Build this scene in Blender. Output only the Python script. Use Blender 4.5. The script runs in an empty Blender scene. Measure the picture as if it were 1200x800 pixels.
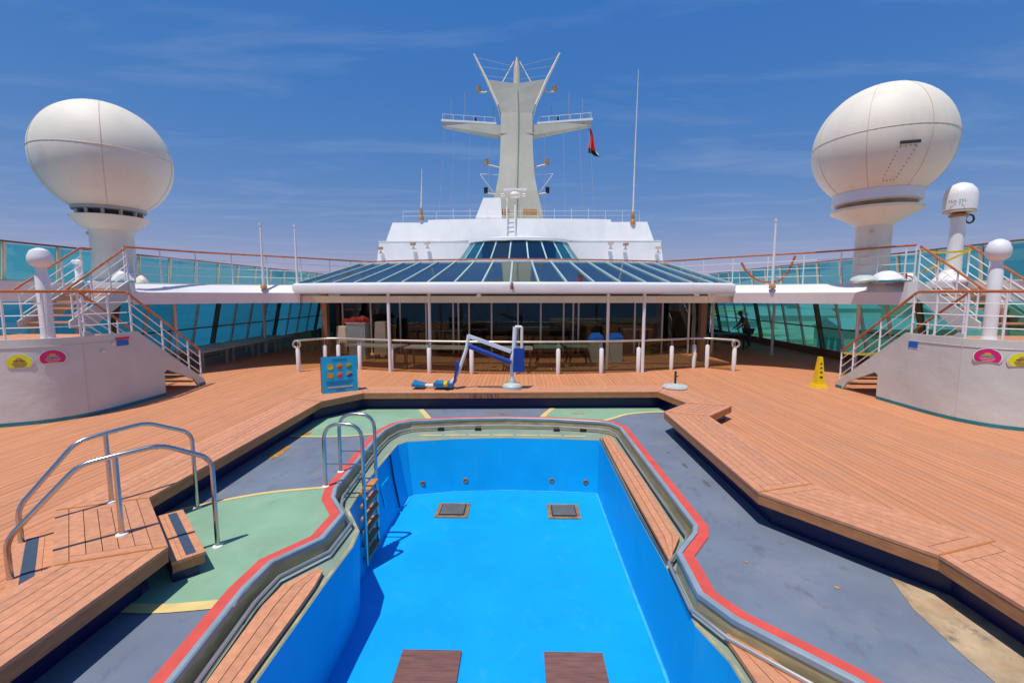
import bpy, bmesh, math, random
from mathutils import Vector, Matrix
R = math.radians
random.seed(7)
S = bpy.context.scene
COL = S.collection

# ------------------------------------------------------------------ camera, sky, sun, exposure
cam_d = bpy.data.cameras.new('camera'); cam_d.sensor_width = 36; cam_d.lens = 16.0
cam_d.clip_start = 0.05; cam_d.clip_end = 60000
cam = bpy.data.objects.new('camera', cam_d); COL.objects.link(cam)
cam.location = (0.35, 0, 2.6)
cam.rotation_euler = (R(90 - 5.89), 0, R(1.18))
S.camera = cam
SUN_DIR = Vector((-0.19, -0.26, 1.0)).normalized()          # towards the sun
W = bpy.data.worlds.new('World'); S.world = W; W.use_nodes = True
nt = W.node_tree; nt.nodes.clear()
wo = nt.nodes.new('ShaderNodeOutputWorld'); bg = nt.nodes.new('ShaderNodeBackground')
sky = nt.nodes.new('ShaderNodeTexSky'); sky.sky_type = 'NISHITA'; sky.sun_disc = False
sky.sun_elevation = math.asin(SUN_DIR.z)
sky.sun_rotation = math.atan2(SUN_DIR.x, SUN_DIR.y)
sky.altitude = 0; sky.air_density = 1.0; sky.dust_density = 0.25; sky.ozone_density = 3.0
bg.inputs[1].default_value = 0.11
geo = nt.nodes.new('ShaderNodeTexCoord')
sep = nt.nodes.new('ShaderNodeSeparateXYZ'); nt.links.new(geo.outputs['Generated'], sep.inputs[0])
zz = nt.nodes.new('ShaderNodeMath'); zz.operation = 'MAXIMUM'; zz.inputs[1].default_value = 0.06
nt.links.new(sep.outputs[2], zz.inputs[0])
dv = nt.nodes.new('ShaderNodeVectorMath'); dv.operation = 'DIVIDE'
cz = nt.nodes.new('ShaderNodeCombineXYZ')
for i in range(3): nt.links.new(zz.outputs[0], cz.inputs[i])
nt.links.new(geo.outputs['Generated'], dv.inputs[0]); nt.links.new(cz.outputs[0], dv.inputs[1])
mp = nt.nodes.new('ShaderNodeMapping'); mp.inputs['Rotation'].default_value = (0, 0, R(28)); mp.inputs['Scale'].default_value = (0.55, 1.5, 1)
nt.links.new(dv.outputs[0], mp.inputs[0])
n1 = nt.nodes.new('ShaderNodeTexNoise'); n1.inputs['Scale'].default_value = 1.1; n1.inputs['Detail'].default_value = 9; n1.inputs['Roughness'].default_value = 0.62; n1.inputs['Distortion'].default_value = 0.5
nt.links.new(mp.outputs[0], n1.inputs['Vector'])
cr = nt.nodes.new('ShaderNodeMapRange'); cr.inputs[1].default_value = 0.50; cr.inputs[2].default_value = 0.80; cr.inputs[3].default_value = 0.0; cr.inputs[4].default_value = 0.25
nt.links.new(n1.outputs[0], cr.inputs[0])
hsv = nt.nodes.new('ShaderNodeHueSaturation'); hsv.inputs['Saturation'].default_value = 1.34
nt.links.new(sky.outputs[0], hsv.inputs['Color'])
tint = nt.nodes.new('ShaderNodeMix'); tint.data_type = 'RGBA'; tint.blend_type = 'MULTIPLY'; tint.inputs[0].default_value = 1.0
tint.inputs[7].default_value = (0.97, 0.90, 1.0, 1)
nt.links.new(hsv.outputs[0], tint.inputs[6])
sc = nt.nodes.new('ShaderNodeSeparateColor'); cc = nt.nodes.new('ShaderNodeCombineColor')      # hazy, even blue: soften the contrast between zenith and horizon
nt.links.new(tint.outputs[2], sc.inputs[0])
for i, (k_, p_) in enumerate(((0.585, 0.73), (0.455, 0.47), (0.575, 0.15))):
    m1 = nt.nodes.new('ShaderNodeMath'); m1.operation = 'MULTIPLY'; m1.inputs[1].default_value = 0.11
    m2 = nt.nodes.new('ShaderNodeMath'); m2.operation = 'POWER'; m2.inputs[1].default_value = p_
    m3 = nt.nodes.new('ShaderNodeMath'); m3.operation = 'MULTIPLY'; m3.inputs[1].default_value = k_ / 0.11
    nt.links.new(sc.outputs[i], m1.inputs[0]); nt.links.new(m1.outputs[0], m2.inputs[0]); nt.links.new(m2.outputs[0], m3.inputs[0]); nt.links.new(m3.outputs[0], cc.inputs[i])
cm = nt.nodes.new('ShaderNodeMix'); cm.data_type = 'RGBA'; cm.inputs[7].default_value = (4.2, 4.9, 6.4, 1)
nt.links.new(cr.outputs[0], cm.inputs[0]); nt.links.new(cc.outputs[0], cm.inputs[6])
nt.links.new(cm.outputs[2], bg.inputs[0]); nt.links.new(bg.outputs[0], wo.inputs[0])
sd = bpy.data.lights.new('sun', 'SUN'); sd.energy = 4.0; sd.angle = R(0.5); sd.color = (1.0, 0.95, 0.88)
sun = bpy.data.objects.new('sun', sd); COL.objects.link(sun)
sun.rotation_euler = SUN_DIR.to_track_quat('Z', 'Y').to_euler()
S.view_settings.view_transform = 'Standard'; S.view_settings.look = 'None'
S.view_settings.exposure = 0.0; S.view_settings.gamma = 1.0
S.view_settings.use_curve_mapping = False

# ------------------------------------------------------------------ materials
def _n(nt, t, **k):
    n = nt.nodes.new(t)
    for a, b in k.items(): setattr(n, a, b)
    return n
def mat(name, col, rough=0.5, metal=0.0, var=0.06, scale=3.0, stretch=(1, 1, 1), bump=0.0, bscale=40, stain=None, sscale=1.2, sthr=(0.62, 0.74), objvar=0.0, spec=0.5, coat=0.0, sstretch=(1, 1, 1), wear=None, bdist=0.01):
    m = bpy.data.materials.new(name); m.use_nodes = True
    nt = m.node_tree; b = nt.nodes['Principled BSDF']
    tc = _n(nt, 'ShaderNodeTexCoord'); mp = _n(nt, 'ShaderNodeMapping'); mp.inputs['Scale'].default_value = stretch
    nt.links.new(tc.outputs['Object'], mp.inputs[0])
    vec = mp.outputs[0]
    oi = _n(nt, 'ShaderNodeObjectInfo')
    if objvar:
        ad = _n(nt, 'ShaderNodeVectorMath', operation='MULTIPLY_ADD'); ad.inputs[1].default_value = (1, 1, 1)
        cx = _n(nt, 'ShaderNodeCombineXYZ'); mu = _n(nt, 'ShaderNodeMath', operation='MULTIPLY'); mu.inputs[1].default_value = 57
        nt.links.new(oi.outputs['Random'], mu.inputs[0])
        for i in range(3): nt.links.new(mu.outputs[0], cx.inputs[i])
        nt.links.new(vec, ad.inputs[0]); nt.links.new(cx.outputs[0], ad.inputs[2]); vec = ad.outputs[0]
    no = _n(nt, 'ShaderNodeTexNoise'); no.inputs['Scale'].default_value = scale; no.inputs['Detail'].default_value = 7; no.inputs['Roughness'].default_value = 0.6
    nt.links.new(vec, no.inputs['Vector'])
    mr = _n(nt, 'ShaderNodeMapRange'); mr.inputs[1].default_value = 0.25; mr.inputs[2].default_value = 0.75
    mr.inputs[3].default_value = 1 - var * 2; mr.inputs[4].default_value = 1 + var * 2
    nt.links.new(no.outputs[0], mr.inputs[0])
    fac = mr.outputs[0]
    if objvar:
        m2 = _n(nt, 'ShaderNodeMapRange'); m2.inputs[3].default_value = 1 - objvar; m2.inputs[4].default_value = 1 + objvar
        nt.links.new(oi.outputs['Random'], m2.inputs[0])
        m3 = _n(nt, 'ShaderNodeMath', operation='MULTIPLY'); nt.links.new(fac, m3.inputs[0]); nt.links.new(m2.outputs[0], m3.inputs[1]); fac = m3.outputs[0]
    vm = _n(nt, 'ShaderNodeVectorMath', operation='SCALE'); vm.inputs[0].default_value = col[:3]
    nt.links.new(fac, vm.inputs['Scale'])
    out = vm.outputs[0]
    if stain:
        sn = _n(nt, 'ShaderNodeTexNoise'); sn.inputs['Scale'].default_value = sscale; sn.inputs['Detail'].default_value = 8; sn.inputs['Roughness'].default_value = 0.7
        smp = _n(nt, 'ShaderNodeMapping'); smp.inputs['Scale'].default_value = sstretch
        nt.links.new(tc.outputs['Object'], smp.inputs[0]); nt.links.new(smp.outputs[0], sn.inputs['Vector'])
        sr = _n(nt, 'ShaderNodeMapRange'); sr.inputs[1].default_value = sthr[0]; sr.inputs[2].default_value = sthr[1]
        nt.links.new(sn.outputs[0], sr.inputs[0])
        mx = _n(nt, 'ShaderNodeMix', data_type='RGBA'); mx.inputs[7].default_value = (*stain, 1)
        nt.links.new(sr.outputs[0], mx.inputs[0]); nt.links.new(out, mx.inputs[6]); out = mx.outputs[2]
    if wear:
        wc, wsc, wt, wst, wamt = wear
        wm = _n(nt, 'ShaderNodeMapping'); wm.inputs['Scale'].default_value = wst; wm.inputs['Location'].default_value = (3.1, 7.7, 1.3)
        wn = _n(nt, 'ShaderNodeTexNoise'); wn.inputs['Scale'].default_value = wsc; wn.inputs['Detail'].default_value = 11; wn.inputs['Roughness'].default_value = 0.72
        nt.links.new(tc.outputs['Object'], wm.inputs[0]); nt.links.new(wm.outputs[0], wn.inputs['Vector'])
        wr = _n(nt, 'ShaderNodeMapRange'); wr.inputs[1].default_value = wt[0]; wr.inputs[2].default_value = wt[1]; wr.inputs[4].default_value = wamt
        nt.links.new(wn.outputs[0], wr.inputs[0])
        wx = _n(nt, 'ShaderNodeMix', data_type='RGBA'); wx.inputs[7].default_value = (*wc, 1)
        nt.links.new(wr.outputs[0], wx.inputs[0]); nt.links.new(out, wx.inputs[6]); out = wx.outputs[2]
    nt.links.new(out, b.inputs['Base Color'])
    b.inputs['Metallic'].default_value = metal; b.inputs['Specular IOR Level'].default_value = spec
    b.inputs['Coat Weight'].default_value = coat
    rr = _n(nt, 'ShaderNodeMapRange'); rr.inputs[3].default_value = max(0.02, rough * 0.85); rr.inputs[4].default_value = min(1, rough * 1.15)
    nt.links.new(no.outputs[0], rr.inputs[0]); nt.links.new(rr.outputs[0], b.inputs['Roughness'])
    if bump:
        bn = _n(nt, 'ShaderNodeTexNoise'); bn.inputs['Scale'].default_value = bscale; bn.inputs['Detail'].default_value = 4
        nt.links.new(vec, bn.inputs['Vector'])
        bu = _n(nt, 'ShaderNodeBump'); bu.inputs['Strength'].default_value = bump; bu.inputs['Distance'].default_value = bdist
        nt.links.new(bn.outputs[0], bu.inputs['Height']); nt.links.new(bu.outputs[0], b.inputs['Normal'])
    return m
def glass(name, tint, gloss=0.12, rough=0.02, refl=(1, 1, 1)):
    m = bpy.data.materials.new(name); m.use_nodes = True; nt = m.node_tree; nt.nodes.clear()
    o = _n(nt, 'ShaderNodeOutputMaterial'); mx = _n(nt, 'ShaderNodeMixShader')
    tr = _n(nt, 'ShaderNodeBsdfTransparent')
    oi = _n(nt, 'ShaderNodeObjectInfo'); gm = _n(nt, 'ShaderNodeMix', data_type='RGBA'); gm.inputs[6].default_value = (*[c * 0.90 for c in tint], 1); gm.inputs[7].default_value = (*[min(1, c * 1.08) for c in tint], 1)
    nt.links.new(oi.outputs['Random'], gm.inputs[0]); nt.links.new(gm.outputs[2], tr.inputs[0])
    gl = _n(nt, 'ShaderNodeBsdfGlossy'); gl.inputs['Roughness'].default_value = rough; gl.inputs['Color'].default_value = (*refl, 1)
    lw = _n(nt, 'ShaderNodeLayerWeight'); pw_ = _n(nt, 'ShaderNodeMath', operation='POWER'); pw_.inputs[1].default_value = 4.0
    nt.links.new(lw.outputs['Facing'], pw_.inputs[0])
    ad = _n(nt, 'ShaderNodeMath', operation='MULTIPLY_ADD'); ad.inputs[1].default_value = 0.7; ad.inputs[2].default_value = gloss + 0.03; ad.use_clamp = True
    nt.links.new(pw_.outputs[0], ad.inputs[0]); nt.links.new(ad.outputs[0], mx.inputs[0])
    nt.links.new(tr.outputs[0], mx.inputs[1]); nt.links.new(gl.outputs[0], mx.inputs[2]); nt.links.new(mx.outputs[0], o.inputs[0])
    return m
M = {}
M['teak'] = mat('teak', (0.60, 0.248, 0.112), 0.62, var=0.08, scale=2.2, stretch=(14, 0.7, 14), objvar=0.06, bump=0.15, bscale=30, stain=(0.47, 0.225, 0.115), sscale=0.7, sthr=(0.52, 0.78), wear=((0.52, 0.275, 0.175), 1.7, (0.52, 0.74), (1.6, 0.5, 1), 0.55))
M['teak_edge'] = mat('teak_edge', (0.60, 0.265, 0.135), 0.6, var=0.10, scale=3, stretch=(5, 5, 5), objvar=0.08, bump=0.15, bscale=60)
M['teak_fascia'] = mat('teak_fascia', (0.42, 0.175, 0.065), 0.5, var=0.14, scale=3, stretch=(2, 2, 9), objvar=0.08, bump=0.1)
M['teak_old'] = mat('teak_old', (0.19, 0.085, 0.065), 0.6, var=0.22, scale=3, stretch=(1.5, 22, 3), objvar=0.08)
M['varnish'] = mat('varnish', (0.45, 0.135, 0.03), 0.28, var=0.15, scale=6, coat=0.4)
M['caulk'] = mat('caulk', (0.20, 0.085, 0.045), 0.8)
M['mitre'] = mat('mitre', (0.50, 0.17, 0.03), 0.5)
M['white'] = mat('white', (0.80, 0.79, 0.775), 0.38, var=0.03, scale=1.4, stain=(0.62, 0.55, 0.46), sscale=1.7, sthr=(0.68, 0.86))
M['white_wall'] = mat('white_wall', (0.61, 0.635, 0.59), 0.42, var=0.035, scale=1.2, bump=0.8, bscale=1.5, bdist=0.035, wear=((0.45, 0.42, 0.40), 5, (0.60, 0.80), (0.6, 0.6, 1.6), 0.22), stain=(0.44, 0.31, 0.20), sscale=1.6, sthr=(0.66, 0.80), sstretch=(2.2, 2.2, 0.45))
M['cream'] = mat('cream', (0.80, 0.735, 0.60), 0.62, var=0.035, scale=0.8, stain=(0.62, 0.52, 0.38), sscale=0.9, sthr=(0.6, 0.85), wear=((0.56, 0.48, 0.37), 1.6, (0.54, 0.78), (1.6, 1.6, 0.4), 0.45))
M['beige'] = mat('beige', (0.62, 0.50, 0.37), 0.5, var=0.06, scale=2)
M['mast'] = mat('mast', (0.54, 0.515, 0.41), 0.5, var=0.05, scale=0.7, stain=(0.48, 0.42, 0.31), sscale=0.8, sthr=(0.58, 0.8))
M['grey'] = mat('grey', (0.38, 0.39, 0.39), 0.6, var=0.08)
M['concrete'] = mat('concrete', (0.46, 0.48, 0.44), 0.85, var=0.1, scale=8, bump=0.3)
M['grate'] = mat('grate', (0.20, 0.20, 0.19), 0.6, var=0.1)
M['grate_frame'] = mat('grate_frame', (0.26, 0.16, 0.075), 0.7, var=0.25, scale=9)
M['dark'] = mat('dark', (0.022, 0.022, 0.024), 0.6)
M['black'] = mat('black', (0.01, 0.01, 0.011), 0.5)
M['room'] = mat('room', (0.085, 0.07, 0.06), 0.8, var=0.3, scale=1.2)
M['brown'] = mat('brown', (0.20, 0.10, 0.055), 0.5, var=0.1)
M['steel'] = mat('steel', (0.56, 0.55, 0.53), 0.24, metal=1.0, var=0.05, scale=5, stain=(0.42, 0.36, 0.28), sscale=5, sthr=(0.6, 0.8))
M['alu'] = mat('alu', (0.62, 0.60, 0.55), 0.4, metal=0.8)
M['navy'] = mat('navy', (0.002, 0.007, 0.075), 0.4, var=0.12, scale=4)
M['splash'] = mat('splash', (0.160, 0.192, 0.245), 0.72, var=0.07, scale=1.3, bump=0.25, bscale=120, stain=(0.225, 0.24, 0.26), sscale=1.1, sthr=(0.52, 0.75), wear=((0.085, 0.095, 0.108), 4.5, (0.55, 0.68), (1, 0.6, 1), 0.55))
M['green'] = mat('green', (0.235, 0.395, 0.25), 0.72, var=0.06, scale=1.6, bump=0.25, bscale=120, stain=(0.30, 0.45, 0.31), sscale=1.4, sthr=(0.52, 0.78), wear=((0.15, 0.24, 0.16), 3.4, (0.56, 0.76), (1, 0.8, 1), 0.5))
M['yellow_line'] = mat('yellow_line', (0.72, 0.54, 0.20), 0.7, var=0.06, scale=4)
M['red'] = mat('red', (0.66, 0.085, 0.06), 0.65, var=0.08, scale=4, wear=((0.42, 0.16, 0.14), 6, (0.6, 0.75), (1, 1, 1), 0.6), stain=(0.55, 0.13, 0.11), sscale=3, sthr=(0.6, 0.8))
M['edging'] = mat('edging', (0.46, 0.38, 0.18), 0.6, var=0.2, scale=3, stain=(0.26, 0.27, 0.20), sscale=2.5, sthr=(0.45, 0.6))
M['lip'] = mat('lip', (0.26, 0.33, 0.37), 0.4, var=0.1, scale=3)
M['gutter'] = mat('gutter', (0.40, 0.33, 0.17), 0.35, metal=0.0, var=0.22, scale=3, stretch=(1, 1, 4))  # olive brown: wood reflected in the steel wall, put into the base colour
M['ledge'] = mat('ledge', (0.24, 0.31, 0.235), 0.55, var=0.1, scale=2, stain=(0.36, 0.33, 0.18), sscale=2, sthr=(0.55, 0.8))
M['pool_floor'] = mat('pool_floor', (0.002, 0.34, 0.80), 0.5, var=0.055, scale=0.9, bump=0.10, bscale=3, stain=(0.03, 0.40, 0.80), sscale=2.2, sthr=(0.60, 0.88), spec=0.3, wear=((0.22, 0.50, 0.80), 5.5, (0.56, 0.85), (1, 0.6, 1), 0.20))
M['pool_wall'] = mat('pool_wall', (0.002, 0.41, 0.74), 0.45, var=0.06, scale=1.0, bump=0.1, bscale=3, spec=0.3, wear=((0.10, 0.42, 0.62), 3.0, (0.55, 0.8), (1.5, 1.5, 0.35), 0.45))
M['pool_worn'] = mat('pool_worn', (0.035, 0.40, 0.81), 0.6, var=0.14, scale=5)
M['rust'] = mat('rust', (0.42, 0.22, 0.06), 0.8, var=0.3, scale=9)
M['bare'] = mat('bare', (0.42, 0.31, 0.19), 0.8, var=0.25, scale=3, stain=(0.16, 0.13, 0.10), sscale=5, sthr=(0.54, 0.68), wear=((0.48, 0.25, 0.10), 2.5, (0.5, 0.7), (1, 1, 1), 0.6))
M['teal'] = mat('teal', (0.012, 0.22, 0.25), 0.4, var=0.1)
M['orange_metal'] = mat('orange_metal', (0.44, 0.23, 0.08), 0.45, var=0.15)
M['rung'] = mat('rung', (0.55, 0.23, 0.08), 0.5, var=0.15)
M['anti'] = mat('anti', (0.04, 0.07, 0.115), 0.85, var=0.15, scale=20)
M['blue'] = mat('blue', (0.012, 0.05, 0.30), 0.4)
M['blue_lid'] = mat('blue_lid', (0.01, 0.16, 0.62), 0.35)
M['sign_blue'] = mat('sign_blue', (0.012, 0.42, 0.66), 0.4)
M['sign_dark'] = mat('sign_dark', (0.05, 0.012, 0.11), 0.4)
M['sign_text'] = mat('sign_text', (0.01, 0.16, 0.34), 0.5)
M['orange'] = mat('orange', (0.72, 0.30, 0.02), 0.5)
M['pink'] = mat('pink', (0.82, 0.42, 0.38), 0.5)
M['yellow'] = mat('yellow', (0.80, 0.56, 0.01), 0.4)
M['lime'] = mat('lime', (0.72, 0.76, 0.02), 0.4)
M['magenta'] = mat('magenta', (0.62, 0.012, 0.16), 0.4)
M['mint'] = mat('mint', (0.60, 0.84, 0.72), 0.5)
M['lav'] = mat('lav', (0.66, 0.62, 0.80), 0.5)
M['aqua'] = mat('aqua', (0.01, 0.50, 0.50), 0.4)
M['red_cloth'] = mat('red_cloth', (0.52, 0.03, 0.02), 0.7)
M['flag_red'] = mat('flag_red', (0.75, 0.03, 0.02), 0.7)
M['flag_green'] = mat('flag_green', (0.02, 0.25, 0.08), 0.7)
M['bin'] = mat('bin', (0.50, 0.56, 0.52), 0.5)
M['chair_green'] = mat('chair_green', (0.03, 0.22, 0.13), 0.5)
M['table'] = mat('table', (0.55, 0.52, 0.43), 0.45)
M['table_green'] = mat('table_green', (0.22, 0.40, 0.30), 0.35)
M['skin'] = mat('skin', (0.23, 0.12, 0.075), 0.55)
M['shirt'] = mat('shirt', (0.30, 0.20, 0.20), 0.8)
M['trousers'] = mat('trousers', (0.07, 0.07, 0.085), 0.8)
M['cap'] = mat('cap', (0.02, 0.02, 0.025), 0.8)
M['sea'] = mat('sea', (0.015, 0.13, 0.24), 0.3, var=0.2, scale=0.02)
M['scuff'] = mat('scuff', (0.11, 0.12, 0.13), 0.8, var=0.2, scale=20)
M['quay'] = mat('quay', (0.42, 0.39, 0.29), 0.9, var=0.15, scale=0.05, stain=(0.14, 0.20, 0.08), sscale=0.012, sthr=(0.50, 0.56), wear=((0.60, 0.48, 0.16), 0.02, (0.55, 0.60), (1, 1, 1), 0.7))
M['teal_glass'] = glass('teal_glass', (0.32, 0.76, 0.77), 0.0)
M['side_glass'] = glass('side_glass', (0.38, 0.77, 0.74), 0.0)
M['roof_glass'] = glass('roof_glass', (0.58, 0.64, 0.61), 0.20, 0.06, (0.70, 0.80, 0.78))
M['dome_glass'] = glass('dome_glass', (0.20, 0.50, 0.56), 0.16, 0.04, (0.6, 0.9, 0.95))
M['door_glass'] = glass('door_glass', (0.82, 0.86, 0.83), 0.0)
M['smoke_glass'] = glass('smoke_glass', (0.86, 0.82, 0.70), -0.01)
M['mullion'] = mat('mullion', (0.42, 0.57, 0.55), 0.35)

# ------------------------------------------------------------------ mesh helpers
class MB:
    def __init__(s): s.v = []; s.f = []
    def add(s, vs, fs):
        o = len(s.v); s.v += [tuple(p) for p in vs]; s.f += [tuple(i + o for i in f) for f in fs]; return s
    def box(s, x0, x1, y0, y1, z0, z1):
        return s.prism([(x0, y0), (x1, y0), (x1, y1), (x0, y1)], z0, z1)
    def prism(s, poly, z0, z1):
        a = sum(poly[i][0] * poly[(i + 1) % len(poly)][1] - poly[(i + 1) % len(poly)][0] * poly[i][1] for i in range(len(poly)))
        if a < 0: poly = poly[::-1]
        n = len(poly)
        vs = [(p[0], p[1], z0) for p in poly] + [(p[0], p[1], z1) for p in poly]
        fs = [tuple(range(n - 1, -1, -1)), tuple(range(n, 2 * n))] + [(i, (i + 1) % n, n + (i + 1) % n, n + i) for i in range(n)]
        return s.add(vs, fs)
    def bar(s, p, q, w, h, up=(0, 0, 1)):
        p, q = Vector(p), Vector(q); d = (q - p).normalized(); u = Vector(up)
        if abs(d.dot(u)) > 0.99: u = Vector((0, 1, 0))
        sd = d.cross(u).normalized() * (w / 2); u2 = sd.cross(d).normalized() * (h / 2)
        vs = [c + a * sd + b * u2 for c in (p, q) for a, b in ((-1, -1), (1, -1), (1, 1), (-1, 1))]
        return s.add(vs, [(3, 2, 1, 0), (4, 5, 6, 7)] + [(i, (i + 1) % 4, 4 + (i + 1) % 4, 4 + i) for i in range(4)])
    def tube(s, pts, r, n=10, closed=False):
        pts = [Vector(p) for p in pts]; m = len(pts)
        rs = r if isinstance(r, (list, tuple)) else [r] * m
        vs = []; fs = []; prev = None
        for i, p in enumerate(pts):
            if closed: t = (pts[(i + 1) % m] - pts[i - 1]).normalized()
            else: t = (pts[min(i + 1, m - 1)] - pts[max(i - 1, 0)]).normalized()
            if prev is None:
                a = Vector((0, 0, 1)) if abs(t.z) < 0.9 else Vector((1, 0, 0))
                u = t.cross(a).normalized()
            else: u = (prev - t * prev.dot(t)).normalized()
            prev = u; w = t.cross(u)
            vs += [p + (u * math.cos(2 * math.pi * k / n) + w * math.sin(2 * math.pi * k / n)) * rs[i] for k in range(n)]
        for i in range(m if closed else m - 1):
            j = (i + 1) % m
            fs += [(i * n + k, i * n + (k + 1) % n, j * n + (k + 1) % n, j * n + k) for k in range(n)]
        if not closed: fs += [tuple(range(n - 1, -1, -1)), tuple((m - 1) * n + k for k in range(n))]
        return s.add(vs, fs)
    def lathe(s, prof, c=(0, 0, 0), n=24):
        vs = []; fs = []; m = len(prof)
        for r, z in prof: vs += [(c[0] + max(r, 1e-4) * math.cos(2 * math.pi * k / n), c[1] + max(r, 1e-4) * math.sin(2 * math.pi * k / n), c[2] + z) for k in range(n)]
        for i in range(m - 1): fs += [(i * n + k, i * n + (k + 1) % n, (i + 1) * n + (k + 1) % n, (i + 1) * n + k) for k in range(n)]
        fs += [tuple(range(n - 1, -1, -1)), tuple((m - 1) * n + k for k in range(n))]
        return s.add(vs, fs)
    def loft(s, lines, closed=False):
        n = len(lines[0]); vs = [p for l in lines for p in l]; fs = []
        for i in range(len(lines) - 1):
            for k in range(n if closed else n - 1):
                fs.append((i * n + k, i * n + (k + 1) % n, (i + 1) * n + (k + 1) % n, (i + 1) * n + k))
        return s.add(vs, fs)
    def slab(s, quad, t, nrm=None):
        q = [Vector(p) for p in quad]; n = len(q)
        if nrm is None: nrm = (q[1] - q[0]).cross(q[2] - q[0]).normalized()
        nrm = Vector(nrm)
        vs = [p - nrm * t / 2 for p in q] + [p + nrm * t / 2 for p in q]
        return s.add(vs, [tuple(range(n - 1, -1, -1)), tuple(range(n, 2 * n))] + [(i, (i + 1) % n, n + (i + 1) % n, n + i) for i in range(n)])
    def build(s, name, m, parent=None, smooth=False, **tags):
        me = bpy.data.meshes.new(name); me.from_pydata(s.v, [], s.f); me.update()
        me.materials.append(M[m] if isinstance(m, str) else m)
        if smooth:
            bm = bmesh.new(); bm.from_mesh(me)
            for f in bm.faces: f.smooth = True
            for e in bm.edges:
                if len(e.link_faces) == 2 and e.calc_face_angle(0) > R(38): e.smooth = False
            bm.to_mesh(me); bm.free()
        return link(name, me, parent, **tags)
def link(name, me, parent=None, **tags):
    o = bpy.data.objects.new(name, me); COL.objects.link(o)
    if parent is not None:
        o.parent = parent
        w = Vector(parent.location)
        if parent.parent: w = w + Vector(parent.parent.location)
        o.location = -w
    for k, v in tags.items(): o[k] = v
    return o
def thing(name, label, cat, loc, group=None):
    o = bpy.data.objects.new(name, None); COL.objects.link(o); o.location = loc; o.empty_display_size = 0.1
    o['label'] = label; o['category'] = cat
    if group: o['group'] = group
    return o
def struct(name, loc=(0, 0, 0)):
    o = bpy.data.objects.new(name, None); COL.objects.link(o); o.location = loc; o['kind'] = 'structure'; return o
def fill(loops, z):
    bm = bmesh.new(); es = []
    for lp in loops:
        vs = [bm.verts.new((p[0], p[1], z)) for p in lp]
        es += [bm.edges.new((vs[i], vs[(i + 1) % len(vs)])) for i in range(len(vs))]
    bmesh.ops.triangle_fill(bm, use_beauty=True, use_dissolve=False, edges=es, normal=(0, 0, 1))
    for f in bm.faces:
        if f.normal.z < 0: f.normal_flip()
    mb = MB(); bm.verts.index_update()
    mb.add([v.co[:] for v in bm.verts], [[v.index for v in f.verts] for f in bm.faces]); bm.free(); return mb
def offset(pts, d, closed=False):
    """offset a polyline to its left by d (mitred)"""
    P = [Vector((p[0], p[1])) for p in pts]; n = len(P); out = []
    for i in range(n):
        a = P[i] - P[i - 1] if (closed or i > 0) else None
        b = P[(i + 1) % n] - P[i] if (closed or i < n - 1) else None
        a = a or b; b = b or a
        na = Vector((-a.y, a.x)).normalized(); nb = Vector((-b.y, b.x)).normalized()
        m = (na + nb); m = m / max(0.35, m.dot(na)) if m.length > 1e-6 else na
        out.append((P[i].x + m.x * d, P[i].y + m.y * d))
    return out
def z3(l, z): return [(p[0], p[1], z) for p in l]
def fillet(pts, r, n=5):
    pts = [Vector(p) for p in pts]; out = [pts[0]]
    for i in range(1, len(pts) - 1):
        a, b, c = pts[i - 1], pts[i], pts[i + 1]
        rr = min(r, (a - b).length * 0.45, (c - b).length * 0.45)
        p, q = b + (a - b).normalized() * rr, b + (c - b).normalized() * rr
        for k in range(n + 1):
            t = k / n; out.append(p * (1 - t) ** 2 + b * 2 * t * (1 - t) + q * t * t)
    return out + [pts[-1]]
def lerp(a, b, t): return tuple(a[i] + (b[i] - a[i]) * t for i in range(len(a)))
def text_mesh(body, size, extrude=0.001):
    c = bpy.data.curves.new('lettering', 'FONT'); c.body = body; c.size = size; c.extrude = extrude; c.align_x = 'CENTER'; c.align_y = 'CENTER'
    o = bpy.data.objects.new('lettering', c); COL.objects.link(o)
    me = bpy.data.meshes.new_from_object(o.evaluated_get(bpy.context.evaluated_depsgraph_get()))
    bpy.data.objects.remove(o); bpy.data.curves.remove(c); return me
def lettering(body, size, mtx, m, parent, name='lettering'):
    me = text_mesh(body, size); me.transform(mtx); me.materials.clear(); me.materials.append(M[m]); return link(name, me, parent)

# ------------------------------------------------------------------ the setting: sea, quay, decks
MB().lathe([(30000, 0), (30000, 0.01)], (0, 0, -24), 64).build('sea', 'sea', kind='structure')
MB().prism([(26, -400), (900, -400), (900, 900), (26, 900)], -23.5, -20).build('quay', 'quay', kind='structure')

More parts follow.
